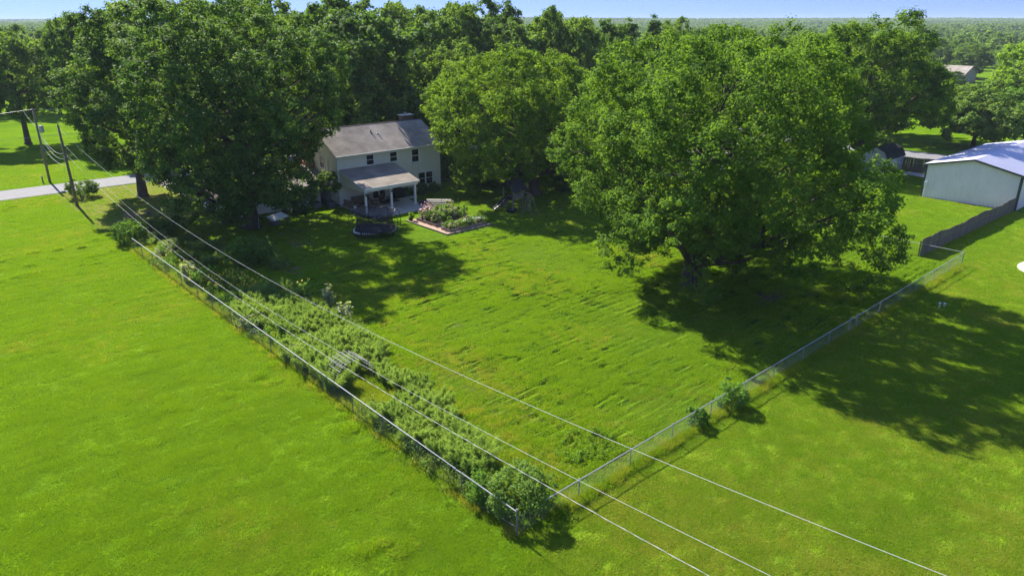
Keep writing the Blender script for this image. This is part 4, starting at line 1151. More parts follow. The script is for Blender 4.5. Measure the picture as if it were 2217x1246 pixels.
MB().prism([(px_ - 1.05, py_ - 1.15, 2.25), (px_ - 1.05, py_ - .6, 3.0), (px_ - 1.05, py_, 3.4), (px_ - 1.05, py_ + .6, 3.0), (px_ - 1.05, py_ + 1.15, 2.25), (px_ - 1.05, py_ + 1.1, 2.2), (px_ - 1.05, py_, 3.3), (px_ - 1.05, py_ - 1.1, 2.2)], (2.1, 0, 0)).build('canopy', M['metal_dark'], ps)
sl_ = MB()
a, b_ = Vector((px_ - .82, py_ + .3, 1.3)), Vector((50.0, 58.6, .12))
dd = (b_ - a); sdv = Vector((-dd.y, dd.x, 0)).normalized() * .28
prev = None
for i in range(9):
    t = i / 8; z = 1.3 * (1 - t) ** 1.0 + .12 * t + (-.12 * math.sin(math.pi * t)); p = Vector((a.x + dd.x * t, a.y + dd.y * t, z))
    cur = [p - sdv + Vector((0, 0, .16)), p - sdv, p + sdv, p + sdv + Vector((0, 0, .16))]
    if prev:
        for q_ in range(3): sl_.poly(tuple(prev[q_]), tuple(prev[q_+1]), tuple(cur[q_+1]), tuple(cur[q_]))
    prev = cur
sob = sl_.build('slide', M['plastic_navy'], ps)
md = sob.modifiers.new('thickness', 'SOLIDIFY'); md.thickness = .03
MB().tube([(px_, py_ - .75, 2.3), (51.95, 54.9, 2.25)], .05, 6).build('beam', M['timber_tan'], ps)
for sx in (-.35, .35):
    MB().tube([(51.95 + sx * .5, 54.95, 2.25), (51.9 + sx * 1.6, 55.25, .0)], .04, 6).build('ladder_rail', M['timber_tan'], ps)
    MB().tube([(51.95 + sx * .5, 54.85, 2.25), (52.1 + sx * 1.6, 54.2, .0)], .04, 6).build('ladder_rail', M['timber_tan'], ps)
for i in range(6):
    z = .3 + i * .33; k = 1 - z / 2.25
    MB().tube([(51.93 - .18 - .38 * k, 54.95 + .3 * k, z), (51.93 + .18 + .38 * k, 54.95 + .3 * k, z)], .025, 5).build('rung', M['timber_tan'], ps)
for y in (56.6, 55.8):
    sw = MB(); sw.tube([(52.1 - .22, y, 2.28), (52.1 - .22, y, .5)], .01, 4).tube([(52.1 + .22, y, 2.28), (52.1 + .22, y, .5)], .01, 4); sw.box(51.86, 52.34, y - .1, y + .1, .46, .5)
    sw.build('swing', M['plastic_navy'], ps)
tag(MB().lathe([(.5, 0.0), (.62, .28), (.58, .28), (.5, .1)], 51.3, 57.0, 16).build('wading_tub', M['plastic_navy']), 'small blue tub on the grass under the play tower', 'tub')

# ------------------------------------------------------------------ odds and ends along the garage wing
cf = thing('cold_frame', 'rabbit hutch like frame with a sloping corrugated white lid beside the tree', 'cold frame', (29.8, 69.7, 0))
A0, A1 = Vector((29.0, 69.0, 0)), Vector((30.9, 69.9, 0)); dl = (A1 - A0).normalized(); pn = Vector((-dl.y, dl.x, 0))
for e_ in (A0 + dl * .1, A1 - dl * .1):
    for s2, hz in ((-.35, .55), (.35, .9)):
        p = e_ + pn * s2; MB().box(p.x - .035, p.x + .035, p.y - .035, p.y + .035, 0, hz).build('leg', M['timber_grey'], cf)
q0 = A0 + dl * .15 - pn * .33; q1 = A0 + dl * 1.0 - pn * .33
MB().prism([tuple(q0), tuple(q1), tuple(q1 + Vector((0, 0, .5))), tuple(q0 + Vector((0, 0, .5)))], tuple(pn * .6)).build('box', M['plastic_grey'], cf)
ld = MB(); nn = 22
prev = None
for i in range(nn + 1):
    t = i / nn; s2 = -.5 + 1.0 * t; z = .62 + .36 * t + .025 * (1 if i % 2 else -1)
    a, b_ = A0 - dl * .08 + pn * s2 + Vector((0, 0, z)), A1 + dl * .08 + pn * s2 + Vector((0, 0, z))
    if prev: ld.poly(tuple(prev[0]), tuple(prev[1]), tuple(b_), tuple(a))
    prev = (a, b_)
lo_ = ld.build('lid', M['plastic_white'], cf); md = lo_.modifiers.new('t', 'SOLIDIFY'); md.thickness = .01
for (x, y, lb, sd_) in ((36.1, 72.9, 'grey square planter left of the one with a young tree', 61), (37.5, 72.2, 'grey square planter holding a young tree at the house corner', 62)):
    t = thing('planter', lb, 'planter', (x, y, 0))
    mb = MB()
    mb.add([(x-.36, y-.36, 0), (x+.36, y-.36, 0), (x+.36, y+.36, 0), (x-.36, y+.36, 0), (x-.46, y-.46, .62), (x+.46, y-.46, .62), (x+.46, y+.46, .62), (x-.46, y+.46, .62)], [(0,3,2,1),(0,1,5,4),(1,2,6,5),(2,3,7,6),(3,0,4,7)])
    mb.box(x-.49, x+.49, y-.49, y-.40, .56, .66).box(x-.49, x+.49, y+.40, y+.49, .56, .66).box(x-.49, x-.40, y-.40, y+.40, .56, .66).box(x+.40, x+.49, y-.40, y+.40, .56, .66)
    mb.build('body', M['plastic_grey'], t); MB().box(x-.40, x+.40, y-.40, y+.40, .45, .55).build('soil', M['soil'], t)
tag(MB().tube([(26.6, 74.0, 0), (26.6, 74.0, 1.15)], .07, 8).build('white_post', M['plastic_white']), 'short white post behind the sagging wire fence', 'post')
tag(MB().tube([(25.5, 73.0, .22), (27.6, 73.6, .26)], .17, 9).build('log', M['timber_grey']), 'weathered log lying behind the sagging wire fence', 'log')
for i, (a, b_, lb) in enumerate((((26.6, 70.9, .1), (28.3, 69.6, .12), 'thin pale pole lying on the grass beside the big left trunk'),
                                 ((27.3, 69.2, 0), (27.8, 70.3, 1.3), 'thin pale pole leaning on the big left trunk, nearer the fence'), ((27.7, 69.0, 0), (28.1, 69.9, 1.4), 'thin pale pole leaning on the big left trunk, nearer the hutch'),
                                 ((28.6, 70.8, 0), (27.6, 72.4, 1.9), 'dark board leaning behind the big left trunk'), ((29.2, 71.2, 0), (28.2, 73.0, 1.9), 'second dark board leaning beside the garage wing'))):
    tag(MB().tube([a, b_], .035 if i < 3 else .06, 5).build('pole', M['timber_white' if i < 3 else 'timber_dark']), lb, 'pole')
tag(MB().lathe([(.3, 0), (.33, .12), (.2, .28), (.02, .3)], 34.2, 72.6, 9).build('stone', M['stone'], None, True), 'pale round stone at the foot of the garage wing wall', 'stone')
tag(MB().lathe([(.18, 0), (.2, .35), (.17, .36)], 33.2, 72.9, 10).build('bucket', M['plastic_white']), 'small pale bucket at the foot of the garage wing wall', 'bucket')
tag(MB().lathe([(.28, 0), (.3, .5), (.26, .5)], 32.4, 73.1, 12).build('barrel', M['metal_dark']), 'dark barrel beside the garage wing wall', 'barrel')

# ------------------------------------------------------------------ wire arch trellis over the asparagus
ar_ = thing('wire_trellis', 'arched white wire panel trellis standing over the asparagus', 'trellis', (17.6, 33.6, 0))
AX0, AX1, AYa, AYb = 16.35, 19.0, 33.0, 34.4
def arch(y, r=.012, m_='timber_white', nm='hoop'):
    pts = [((AX0 + AX1) / 2 - (AX1 - AX0) / 2 * math.cos(math.pi * i / 16), y, .05 + 1.62 * math.sin(math.pi * i / 16) ** .8) for i in range(17)]
    MB().tube(pts, r, 5, False).build(nm, M[m_], ar_)
for i in range(6): arch(AYa + (AYb - AYa) * i / 5)
for i in range(1, 16):
    x = (AX0 + AX1) / 2 - (AX1 - AX0) / 2 * math.cos(math.pi * i / 16); z = .05 + 1.62 * math.sin(math.pi * i / 16) ** .8
    MB().tube([(x, AYa - .12, z), (x, AYb + .12, z)], .013, 5, False).build('cross_wire', M['timber_white'], ar_)

# ================================================================== TREES
T = {}
x, y = W(13.87, 52.68)
T['maple'] = tree('maple_tree', 'broad spreading maple, the largest crown right of center on the lawn', (x, y), 21.2, 12.4, 1.4, 235000, .20, M['leaf_maple'], .62, 21, 'bush',
    nl=135, lobe=.175, clump=.50, ctr=(1.9, -.4), extras=[(9.5, -6.3, 4.6, 2.2), (8.6, -9.4, 3.6, 2.0), (9.6, -7.5, 7.5, 2.3), (5.5, -9.5, 2.6, 1.9), (-5.5, -3.2, 2.4, 1.8), (-8, 2, 4, 2.)], nlimb=70, sub=3)
x, y = W(-26.5, 70.3)
T['left'] = tree('oak_tree', 'tall dark oak in front of the garage wing, left of the house', (x, y), 23.4, 11.8, 1.9, 165000, .24, M['leaf_oak'], .75, 5, 'bush', nl=115, lobe=.18, clump=.56, ctr=(-.1, .3), avoid=lambda a, b_, z: (.743 * a - .669 * b_ > 5.2 and z < 11.5 and (.669 * a + .743 * b_) < 5) or a < -7.8 or (.743 * a - .669 * b_ < -6.5 and z < 7.5), nlimb=60, sub=3,
    extras=[(3.4, -4.6, 3.4, 1.8), (-2.5, -1.5, 3.2, 1.8), (-3, -5, 4.2, 2.0), (0.5, -7, 5.4, 2.2), (-6.2, 0.5, 2.8, 1.8)])
x, y = W(2.6, 85.4)
T['center'] = tree('oak_tree', 'rounded spreading oak right of the house, above the playset', (x, y), 17.2, 11.3, 1.8, 165000, .23, M['leaf_dome'], .85, 9, 'bush', nl=130, lobe=.165, clump=.52, ctr=(-1.8, 1.8), wb=.35, avoid=lambda a, b_, z: .743 * a - .669 * b_ < -7.2 and z < 7.8, nlimb=50,
    extras=[(-5, 2.5, 3., 1.8), (4, -5.5, 3.4, 2.0)])
x, y = W(-44.3, 84.2)
T['t4'] = tree('oak_tree', 'dark oak at the roadside, left of the tallest tree', (x, y), 22.4, 8.4, 3.0, 70000, .30, M['leaf_oak'], .55, 14, 'bush', nl=70, lobe=.22, clump=.65, ctr=(.9, -.8), nlimb=36)
x, y = W(-83.1, 123.6)
T['t5'] = tree('round_tree', 'round dark tree across the road at the far left edge', (x, y), 19.0, 8.3, 4.2, 36000, .42, M['leaf_far'], .5, 17, 'bush', nl=60, lobe=.23, clump=.8, nlimb=30)
x, y = W(49.5, 101.6)
T['t8'] = tree('oak_tree', 'wide bright crowned tree rising over the garden shed', (x, y), 21.6, 10.5, 3.2, 85000, .32, M['leaf_dome'], .6, 23, 'bush', nl=85, lobe=.21, clump=.8, ctr=(-1.2, .8), nlimb=40)
x, y = W(76.2, 118.8)
T['t9'] = tree('low_spreading_tree', 'low wide tree behind the metal barn roof, across the side road', (x, y), 10.6, 8.3, 2.0, 36000, .40, M['leaf_oak'], .4, 29, 'bush', nl=50, lobe=.24, clump=.8, nlimb=24)
x, y = W(86.5, 121)
T['t9b'] = tree('low_spreading_tree', 'silvery green tree at the right edge behind the barn roof', (x, y), 10.0, 6.5, 1.6, 22000, .40, M['leaf_bush'], .4, 31, 'bush', nl=40, lobe=.26, clump=.8, nlimb=18)
x, y = W(108, 152)
T['t10'] = tree('bright_tree', 'yellow green tree at the right edge, in front of the far houses', (x, y), 17.2, 8.5, 2.0, 26000, .5, M['leaf_bright'], .4, 37, 'bush', nl=50, lobe=.24, clump=.9, nlimb=20)
x, y = W(62.0, 96)
# shared far-tree variants
VAR = []
for i, (sh, H_, R_, lm) in enumerate((('bush', 22, 7.5, 'leaf_far'), ('bush', 22, 6.5, 'leaf_oak'), ('bush', 22, 8.2, 'leaf_far'), ('cone', 22, 5.0, 'leaf_far'))):
    V_, nf, tint, P_, RL_, zc_ = crown_leaves(60 + i, H_, R_, 2.0, 26000, .46, 62, sh, (), (0, 0), .22 if sh == 'bush' else .26, .85)
    crown = raw_mesh('crown', V_, nf, M[lm], tint)
    tr, br = limbs_mb(P_, RL_, H_, R_, 2.5, zc_, .42, np.random.RandomState(i), (0, 0), 18, sub=1)
    VAR.append((crown, tr.mesh('trunk', M['bark'], (0, 0, 0), True), br.mesh('branches', M['bark'], (0, 0, 0), True)))
def far_tree(x, y, H_, R_, var, label, name='background_tree', group='tall trees closing the view behind the house', world=False):
    if not world: x, y = W(x, y)
    t = thing(name, label, 'tree', (x, y, 0), 0, group)
    t.rotation_euler.z = random.uniform(0, 6.28)
    RR = (7.5, 6.5, 8.2, 5.0)[var]
    t.scale = (R_ / RR, R_ / RR, H_ / 22)
    for nm, me_ in zip(('crown', 'trunk', 'branches'), VAR[var]):
        o = bpy.data.objects.new(nm, me_); col.objects.link(o); o.parent = t
    return t
LB = 'tall leafy tree in the dense green row behind the two storey house'
LL = 'tall dark tree standing behind the big left oaks'
rows = [
 # x, y, H, R, var, label   (camera-aligned metres)
 (-19.5, 103, 23.6, 8.0, 1, 'tall dark tree directly behind the roof of the two storey house'),
 (-27, 112, 24.5, 8.0, 0, LL), (-36, 108, 25, 8.5, 2, LL), (-46, 112, 25.5, 8.5, 1, LL), (-57, 116, 25, 8.5, 0, LL),
 (-13, 122, 22.5, 7.0, 0, LB), (-21, 130, 24.5, 8.0, 2, LB), (-8, 132, 24.3, 6.0, 2, LB), (-1, 128, 22.6, 6.5, 1, LB), (-3.5, 142, 24.8, 6.5, 0, LB), (-12, 145, 24.8, 6.8, 2, LB),
 (6, 134, 22.7, 6.2, 0, LB), (12, 131, 21.9, 6.0, 2, LB), (17.5, 138, 22.2, 5.6, 1, LB), (9, 146, 23.2, 6.5, 2, LB), (0, 152, 23.6, 6.5, 1, LB),
 (-30, 146, 24.5, 8.0, 0, LB), (-40, 150, 25, 8.0, 1, LB), (-52, 150, 25, 8.0, 2, LB),
 (23.0, 147, 20.4, 4.6, 3, 'left of the three narrow pointed trees above the round oak'), (28.2, 150, 21.0, 4.6, 3, 'middle of the three narrow pointed trees behind the broad maple'), (19.8, 155, 20.2, 4.2, 3, 'smallest of the three narrow pointed trees above the round oak'),
 (36, 165, 21.2, 5.5, 0, 'pale tree showing just above the broad maple crown'), (44, 160, 20.6, 6.5, 2, 'bushy tree showing above the right half of the broad maple'), (50, 172, 21.0, 6.0, 1, 'far tree between the broad maple and the shed tree'),
 (31, 118, 16.5, 7.0, 2, 'mid height tree in the gap between round oak and maple'), (22, 112, 15.0, 6.0, 1, 'shaded tree just behind the round oak crown'), (40, 122, 17, 7.5, 0, 'green tree hidden behind the broad maple'),
 (-104, 168, 21.6, 5.5, 1, 'dark tree on the skyline above the round left tree'), (-112, 170, 19.6, 5.5, 0, 'dark skyline tree near the upper left corner'), (-68, 120, 22.6, 6.0, 2, 'skyline tree left of the roadside oak'),
 (-118, 168, 17.5, 6, 1, 'tree at the extreme left behind the round one'), (-96, 176, 22.4, 5.5, 2, 'low skyline tree at the extreme left'),
 (-8, 112, 17.0, 6.0, 0, 'lower dark tree between the house roof and round oak'), (-14.5, 110, 15.5, 5.5, 2, 'dark tree close behind the right end of the house roof'),
 (70, 135, 17.5, 6.5, 1, 'tree behind the low wide tree across the side road'), (61, 130, 19.0, 7.5, 0, 'tree right behind the crown over the garden shed'),
 (82, 96, 12, 5, 0, 'tree beyond the barn, outside the fence'),
 (173, 256, 9, 5.5, 1, 'small tree just right of the distant tan house'), (181, 264, 11, 6, 2, 'small tree between the distant house and the yellow green tree'), (170, 276, 13, 7, 0, 'taller tree close behind the right side of the distant tan house'), (188, 278, 13, 7, 2, 'broad tree behind the yellow green tree at right'), (120, 205, 8, 5, 1, 'small tree behind the crown over the shed'), (186, 262, 14.5, 7.5, 0, 'rounded tree right of the distant tan gabled house'), (166, 290, 15, 7.5, 2, 'tree rising behind the distant tan gabled house'), (146, 285, 14, 7, 1, 'tree behind the left end of the distant tan house'), (134, 246, 11.5, 6, 0, 'low tree left of the distant tan gabled house'), (158, 232, 5, 4.5, 2, 'small dark tree in front of the distant houses'), (205, 250, 13, 7, 1, 'tree near the far right edge before the distant woods'),
]
random.seed(3)
for r_ in rows: far_tree(*r_)
# understorey shrubs closing the view under the crowns
V_, nf, tint, P_, RL_, zc_ = crown_leaves(90, 4.2, 3.0, .1, 9000, .34, 30, 'bush', (), (0, 0), .3, .5)
SH = raw_mesh('foliage', V_, nf, M['leaf_far'], tint)
def shrub(x, y, H_, R_, label, world=False, group='shrubs and young trees under the tall trees'):
    if not world: x, y = W(x, y)
    t = thing('shrub', label, 'shrub', (x, y, 0), 0, group); t.rotation_euler.z = random.uniform(0, 6.28); t.scale = (R_ / 3, R_ / 3, H_ / 4.2)
    o = bpy.data.objects.new('foliage', SH); col.objects.link(o); o.parent = t
    mb = MB()
    for k in range(5): mb.tube([(0, 0, 0), (math.cos(k * 1.3) * 1.4, math.sin(k * 1.3) * 1.4, 2.6)], [.06, .03], 4, False)
    o = bpy.data.objects.new('stems', mb.mesh('stems', M['bark'])); col.objects.link(o); o.parent = t
for i, (a, b_, h_, r_) in enumerate(((-13, 96, 5, 3), (-8.5, 95, 4.5, 3), (-3.5, 90.5, 2.0, 1.6), (-2.5, 91, 4, 2.6), (2, 97, 5.2, 3.6), (7.5, 93.5, 4.2, 3), (10.5, 90, 3.2, 2.6), (7.0, 87, 2.6, 2), (13, 98, 5, 3.5), (-18, 100, 5, 3), (-1, 106, 6, 4), (9, 108, 6, 4), (18, 104, 6, 4), (26, 106, 6, 4),
                                     (-26, 118, 6, 4), (-16, 116, 6, 4), (-6, 118, 6, 4), (5, 120, 6.5, 4), (14, 120, 6, 4), (24, 130, 6, 4), (34, 136, 6, 4), (44, 140, 6, 4), (54, 142, 6, 4), (38, 112, 5, 3.4), (43.5, 104, 3.2, 2.6), (56, 112, 4, 3), (-2, 136, 7, 4), (10, 138, 7, 4), (20, 140, 6, 4))):
    shrub(a, b_, h_, r_, 'dark shrub filling the shade beneath the tall background trees')
random.seed(11)
# countable mid-distance trees to the right and beyond
k = 0
MD = 'mid distance tree in the rolling woods at the upper right'
for i in range(400):
    a = random.uniform(-.62, .72); d_ = random.uniform(185, 420)
    x_, y_ = d_ * math.tan(a) , d_
    if k >= 120: break
    wx, wy = W(x_, y_)
    if abs(wx - 123) < 9: continue
    if abs(x_ - 154 * y_ / 262) < 14 and y_ < 262: continue
    if .50 < x_ / y_ < .63 and y_ < 268: continue
    far_tree(x_, y_, random.uniform(10.5, 16.5) if x_ / y_ > .3 else random.uniform(15, 19), random.uniform(5, 8), random.choice((0, 1, 2, 0, 2)), MD if x_ > 60 else 'distant tree in the woods beyond the first tree row', 'distant_tree', 'trees of the woods beyond the neighbourhood'); k += 1

# far woodland to the horizon (one uncountable mass)
src = []
for i in range(3):
    V_, nf, tint, P_, RL_, zc_ = crown_leaves(120 + i, 13, 7.0, 1.0, 1500, 1.5, 24, 'bush', (), (0, 0), .3, 1.6)
    o = bpy.data.objects.new('woodland_crown', raw_mesh('woodland_crown', V_, nf, M['leaf_far'], tint)); src.append(o)
rng = np.random.RandomState(5)
n_ = 42000
ang = rng.uniform(-.78, .86, n_); dist = 400 + (3900 - 400) * rng.rand(n_) ** .62
cx_, cy_ = dist * np.sin(ang), dist * np.cos(ang)
wx = .74314 * cx_ + .66913 * cy_; wy = -.66913 * cx_ + .74314 * cy_
keep = (vnoise(wx / 90, wy / 90, 31) > .30) & (np.abs(wx - 123) > 10)
wx, wy, dist = wx[keep], wy[keep], dist[keep]; n_ = len(wx)
sc = rng.uniform(.8, 1.25, n_) * (1 + .5 * sstep(900, 2500, dist)); szz = rng.uniform(.75, 1.15, n_)
wood = scatter('far_woodland', np.stack([wx, wy, gz(wx, wy) - .3], -1), rng.rand(n_) * 6.28, np.stack([sc, sc, szz], -1), rng.randint(0, 3, n_), src)

# ================================================================== SHRUBS AND GARDEN STRIP
bush('shrub', 'round dark shrub beside the leaning pole at the roadside', (17.9, 96.6), 2.3, 1.75, 4200, .17, M['leaf_oak'], 71, nl=26)
bush('shrub', 'bright green shrub at the upper end of the side fence', (16.6, 72.6), 2.2, 1.7, 4200, .16, M['leaf_bush'], 72, nl=24)
bush('shrub', 'dark shrub in shade beside the bright one by the fence end', (19.6, 74.0), 2.0, 2.0, 4200, .17, M['leaf_oak'], 73, nl=24)
bush('shrub', 'big rounded shrub on the lawn edge of the garden strip', (22.3, 58.0), 2.7, 2.1, 7500, .15, M['leaf_bush'], 74, nl=34)
bush('shrub', 'low dark shrub at the foot of the big rounded one', (23.8, 55.6), 1.1, 1.1, 1700, .14, M['leaf_oak'], 75, nl=14)
bush('shrub', 'leafy shrub swallowing the near corner post of the fences', (17.2, 18.6), 2.1, 1.6, 7500, .11, M['leaf_oak'], 76, nl=26, clump=.18, ex=[(-.6, .4, .6, .6), (.9, .4, .5, .6)])
bush('shrub', 'twiggy weeds leaning on the side fence by the corner', (16.5, 20.1), 1.4, .85, 2400, .10, M['leaf_bush'], 77, nl=18, clump=.15)
bush('shrub', 'dense dark bush growing through the rear fence', (31.5, 17.25), 1.45, .95, 3200, .11, M['leaf_bush'], 78, nl=20, clump=.16, ex=[(-.3, .2, 1.6, .25)])
bush('shrub', 'smaller vine bush on the rear fence nearer the corner', (28.5, 17.4), 1.1, .65, 1700, .10, M['leaf_bush'], 79, nl=14, clump=.14)
vm_ = bush('vine_mound', 'sprawling mound of vines on the lawn near the fence corner', (22.7, 19.9), .5, 1.9, 5200, .11, M['leaf_bright'], 80, cat='vine', nl=60, lobe=.17, clump=.13, ex=[(1.2, .3, .5, .5), (1.5, -.3, .4, .5), (-1.5, -.4, .2, .5)])
vm_.scale = (.85, .85, .6)
bush('shrub', 'tall dark shrub against the house under the double window', (48.7, 70.8), 1.5, 1.0, 2400, .14, M['leaf_oak'], 81, nl=18)
bush('shrub', 'lower dark shrub at the far corner of the house', (50.9, 70.8), 1.2, .9, 2000, .14, M['leaf_oak'], 82, nl=16)
bush('shrub', 'small shrub between the porch and the double window', (47.1, 70.9), 1.1, .6, 1100, .14, M['leaf_oak'], 83, nl=12)
tree('young_tree', 'young tree growing from the grey planter at the house corner', (37.5, 72.2), 4.2, 1.4, 1.7, 4200, .17, M['leaf_oak'], .06, 84, 'bush', nl=18, lobe=.34, clump=.3, nlimb=12)

# plume plants: asparagus fern
def plume_mesh(seed, H_, Rr, n_, m_, ln=.10, wd=.014, spread=.8):
    rg = np.random.RandomState(seed)
    ns = 46
    th = rg.rand(ns) * 6.28; r0 = Rr * .35 * np.sqrt(rg.rand(ns)); ph = rg.rand(ns) * 6.28
    base = np.stack([np.cos(th) * r0, np.sin(th) * r0, np.zeros(ns)], -1)
    lean = np.stack([np.cos(th) * Rr * spread * rg.rand(ns), np.sin(th) * Rr * spread * rg.rand(ns), np.zeros(ns)], -1)
    hh = H_ * (.65 + .4 * rg.rand(ns))
    si = rg.randint(0, ns, n_); t = rg.rand(n_) ** .7
    c = base[si] + lean[si] * (t ** 1.6)[:, None]; c[:, 2] = hh[si] * t * (1 - .12 * t)
    off = rg.normal(size=(n_, 3)); off[:, 2] *= .6
    c = c + off * (.12 * (1.15 - t))[:, None] * (.6 + .6 * rg.rand(n_))[:, None]
    c[:, 2] = np.maximum(c[:, 2], .03)
    nr_ = rg.normal(size=(n_, 3)); nr_[:, 2] *= .25
    V_ = leaves(c, nr_, ln, wd, rg, None)
    return raw_mesh('foliage', V_, n_, m_, .25 + .5 * rg.rand(n_))
FERN = [plume_mesh(200 + i, 1.35, 1.0, 10500, M['leaf_fern'], .30, .012) for i in range(3)]
random.seed(21)
LF = 'feathery green asparagus clump in the strip beside the side fence'
cnt = 0
y = 19.8
while y < 50:
    for xo in (17.0, 18.3, 19.6, 20.8):
        w_ = np.interp(y, [19, 24, 27, 34, 37, 50], [17.8, 18.7, 20.0, 19.8, 21.4, 22.2])
        if xo > w_ + .1: continue
        if 28.8 < y < 32.6 and xo < 18.6: continue           # flattened grass gap
        if 32.6 < y < 34.6 and 17.2 < xo < 19.4: continue    # inside the trellis
        if y > 38.5 and xo < 17.6 and random.random() < .75: continue
        t = thing('asparagus_clump', LF, 'plant', (xo + random.uniform(-.35, .35), y + random.uniform(-.3, .3), 0), 0, 'asparagus clumps along the side fence')
        t.rotation_euler.z = random.uniform(0, 6.28); s = random.uniform(.8, 1.15); t.scale = (s, s, s * random.uniform(.8, 1.1))
        o = bpy.data.objects.new('foliage', FERN[random.randrange(3)]); col.objects.link(o); o.parent = t; cnt += 1
    y += 1.0
t = thing('asparagus_clump', 'yellow green asparagus bulging against the wire arch trellis', 'plant', (16.9, 34.6, 0)); t.scale = (1.2, 1.2, 1.25)
o = bpy.data.objects.new('foliage', FERN[1]); col.objects.link(o); o.parent = t
# tall leafy perennials (sunflowers) on the lawn side of the strip
def tall_stalk(x, y, H_, label, seed, fl=None, lm='leaf_bush', nstalk=7, sp=.35, leaf=.24):
    rg = np.random.RandomState(seed); t = thing('sunflower_clump', label, 'plant', (x, y, 0), 0, 'tall leafy stalks in the garden strip')
    mb = MB(); cs = []; fs_ = []
    for k in range(nstalk):
        bx, by = rg.normal(0, sp * .5, 2); tx, ty = bx + rg.normal(0, sp * .4), by + rg.normal(0, sp * .4); h_ = H_ * rg.uniform(.6, 1.0)
        mb.tube([(bx, by, 0), ((bx + tx) / 2, (by + ty) / 2, h_ * .5), (tx, ty, h_)], [.015, .012, .008], 4, False)
        for q_ in range(24):
            tt = rg.rand() ** .7; cs.append((bx + (tx - bx) * tt + rg.normal(0, .11), by + (ty - by) * tt + rg.normal(0, .11), h_ * tt + .05))
        fs_.append((tx, ty, h_))
    cs = np.array(cs); V_ = leaves(cs, rg.normal(size=(len(cs), 3)) * .5 + np.array([0, 0, 1]), leaf, leaf * .7, rg, None)
    o = bpy.data.objects.new('stems', mb.mesh('stems', M['stem'])); col.objects.link(o); o.parent = t
    o = bpy.data.objects.new('foliage', raw_mesh('foliage', V_, len(cs), M[lm], .3 + .5 * rg.rand(len(cs)))); col.objects.link(o); o.parent = t
    if fl:
        c = np.array(fs_ * 3) + rg.normal(0, .09, (len(fs_) * 3, 3)); V_ = leaves(c, rg.normal(size=(len(c), 3)) + np.array([0, 0, 1]), .13, .12, rg, None)
        o = bpy.data.objects.new('flowers', raw_mesh('flowers', V_, len(c), M[fl], np.full(len(c), .5))); col.objects.link(o); o.parent = t
    return t
tall_stalk(21.2, 45.9, 2.3, 'tallest leafy sunflower stalks at the lawn edge of the strip', 401, 'petal_yellow', sp=.5, nstalk=10)
tall_stalk(22.0, 44.4, 2.2, 'pale leafed sunflower stalks just right of the tallest ones', 402, None, 'leaf_silver', sp=.45, nstalk=10)
tall_stalk(21.7, 41.2, 1.8, 'short pale leafed stalks nearest the mown lawn', 403, None, 'leaf_silver', sp=.45, nstalk=9)
tall_stalk(20.2, 48.5, 1.2, 'leafy stalks with a few yellow flowers in mid strip', 404, 'petal_yellow', sp=.7)
rg = random.Random(9)
for i in range(11):
    tall_stalk(rg.uniform(17.0, 20.4), 51.0 + i * .55 + rg.uniform(-.3, .3), rg.uniform(.7, 1.1), 'low clump of yellow flowers in the shaded half of the strip', 410 + i, 'petal_yellow', sp=.75, nstalk=12, leaf=.14)
for i in range(9):
    tall_stalk(rg.uniform(16.6, 18.4), 56 + i * 1.2, rg.uniform(.7, 1.2), 'flowering clump close to the upper half of the side fence', 440 + i, rg.choice(['petal_yellow', None, 'petal_yellow']), sp=.7, nstalk=12, leaf=.15)
for i in range(5):
    t = bush('flowering_plant', 'mound of whitish flowers near the top of the strip', (17.6 + i * .35 + rg.uniform(-.3, .3), 65.4 + i * .8), .95, .75, 1100, .1, M['leaf_silver'], 460 + i, 'plant', nl=10, clump=.14, group='pale flowering mounds near the fence end')
tall_stalk(17.0, 57.6, 1.6, 'broad leafed grey green plant leaning on the side fence', 480, None, 'leaf_silver', 14, .8, .24)
tall_stalk(17.6, 56.0, 1.5, 'broad leafed pale plant tangled on the side fence', 481, None, 'leaf_bush', 14, .9, .22)
for i in range(14):
    shrubx = rg.uniform(18.8, 22.8); yy = 59.5 + i * 1.1
    t = thing('fern_clump', 'dark feathery clump in the shade at the upper strip', 'plant', (shrubx - (yy - 59) * .08, yy, 0), 0, 'shaded feathery clumps in the upper strip')
    t.scale = (1.1, 1.1, rg.uniform(.5, .8)); t.rotation_euler.z = rg.uniform(0, 6.28)
    o = bpy.data.objects.new('foliage', FERN[i % 3]); col.objects.link(o); o.parent = t
for i in range(9):
    yy = 38.5 + i * 1.5
    tall_stalk(rg.uniform(16.4, 17.6), yy, rg.uniform(.6, 1.3), 'scraggly grey green weeds against the middle of the side fence', 500 + i, None, rg.choice(['leaf_silver', 'leaf_bush']), 12, .8, .12)
for i in range(10):
    yy = 20.8 + i * 1.05
    tall_stalk(rg.uniform(16.2, 16.7), yy, rg.uniform(.6, 1.1), 'brownish weeds against the lower end of the side fence', 520 + i, None, 'leaf_oak', 12, .7, .09)

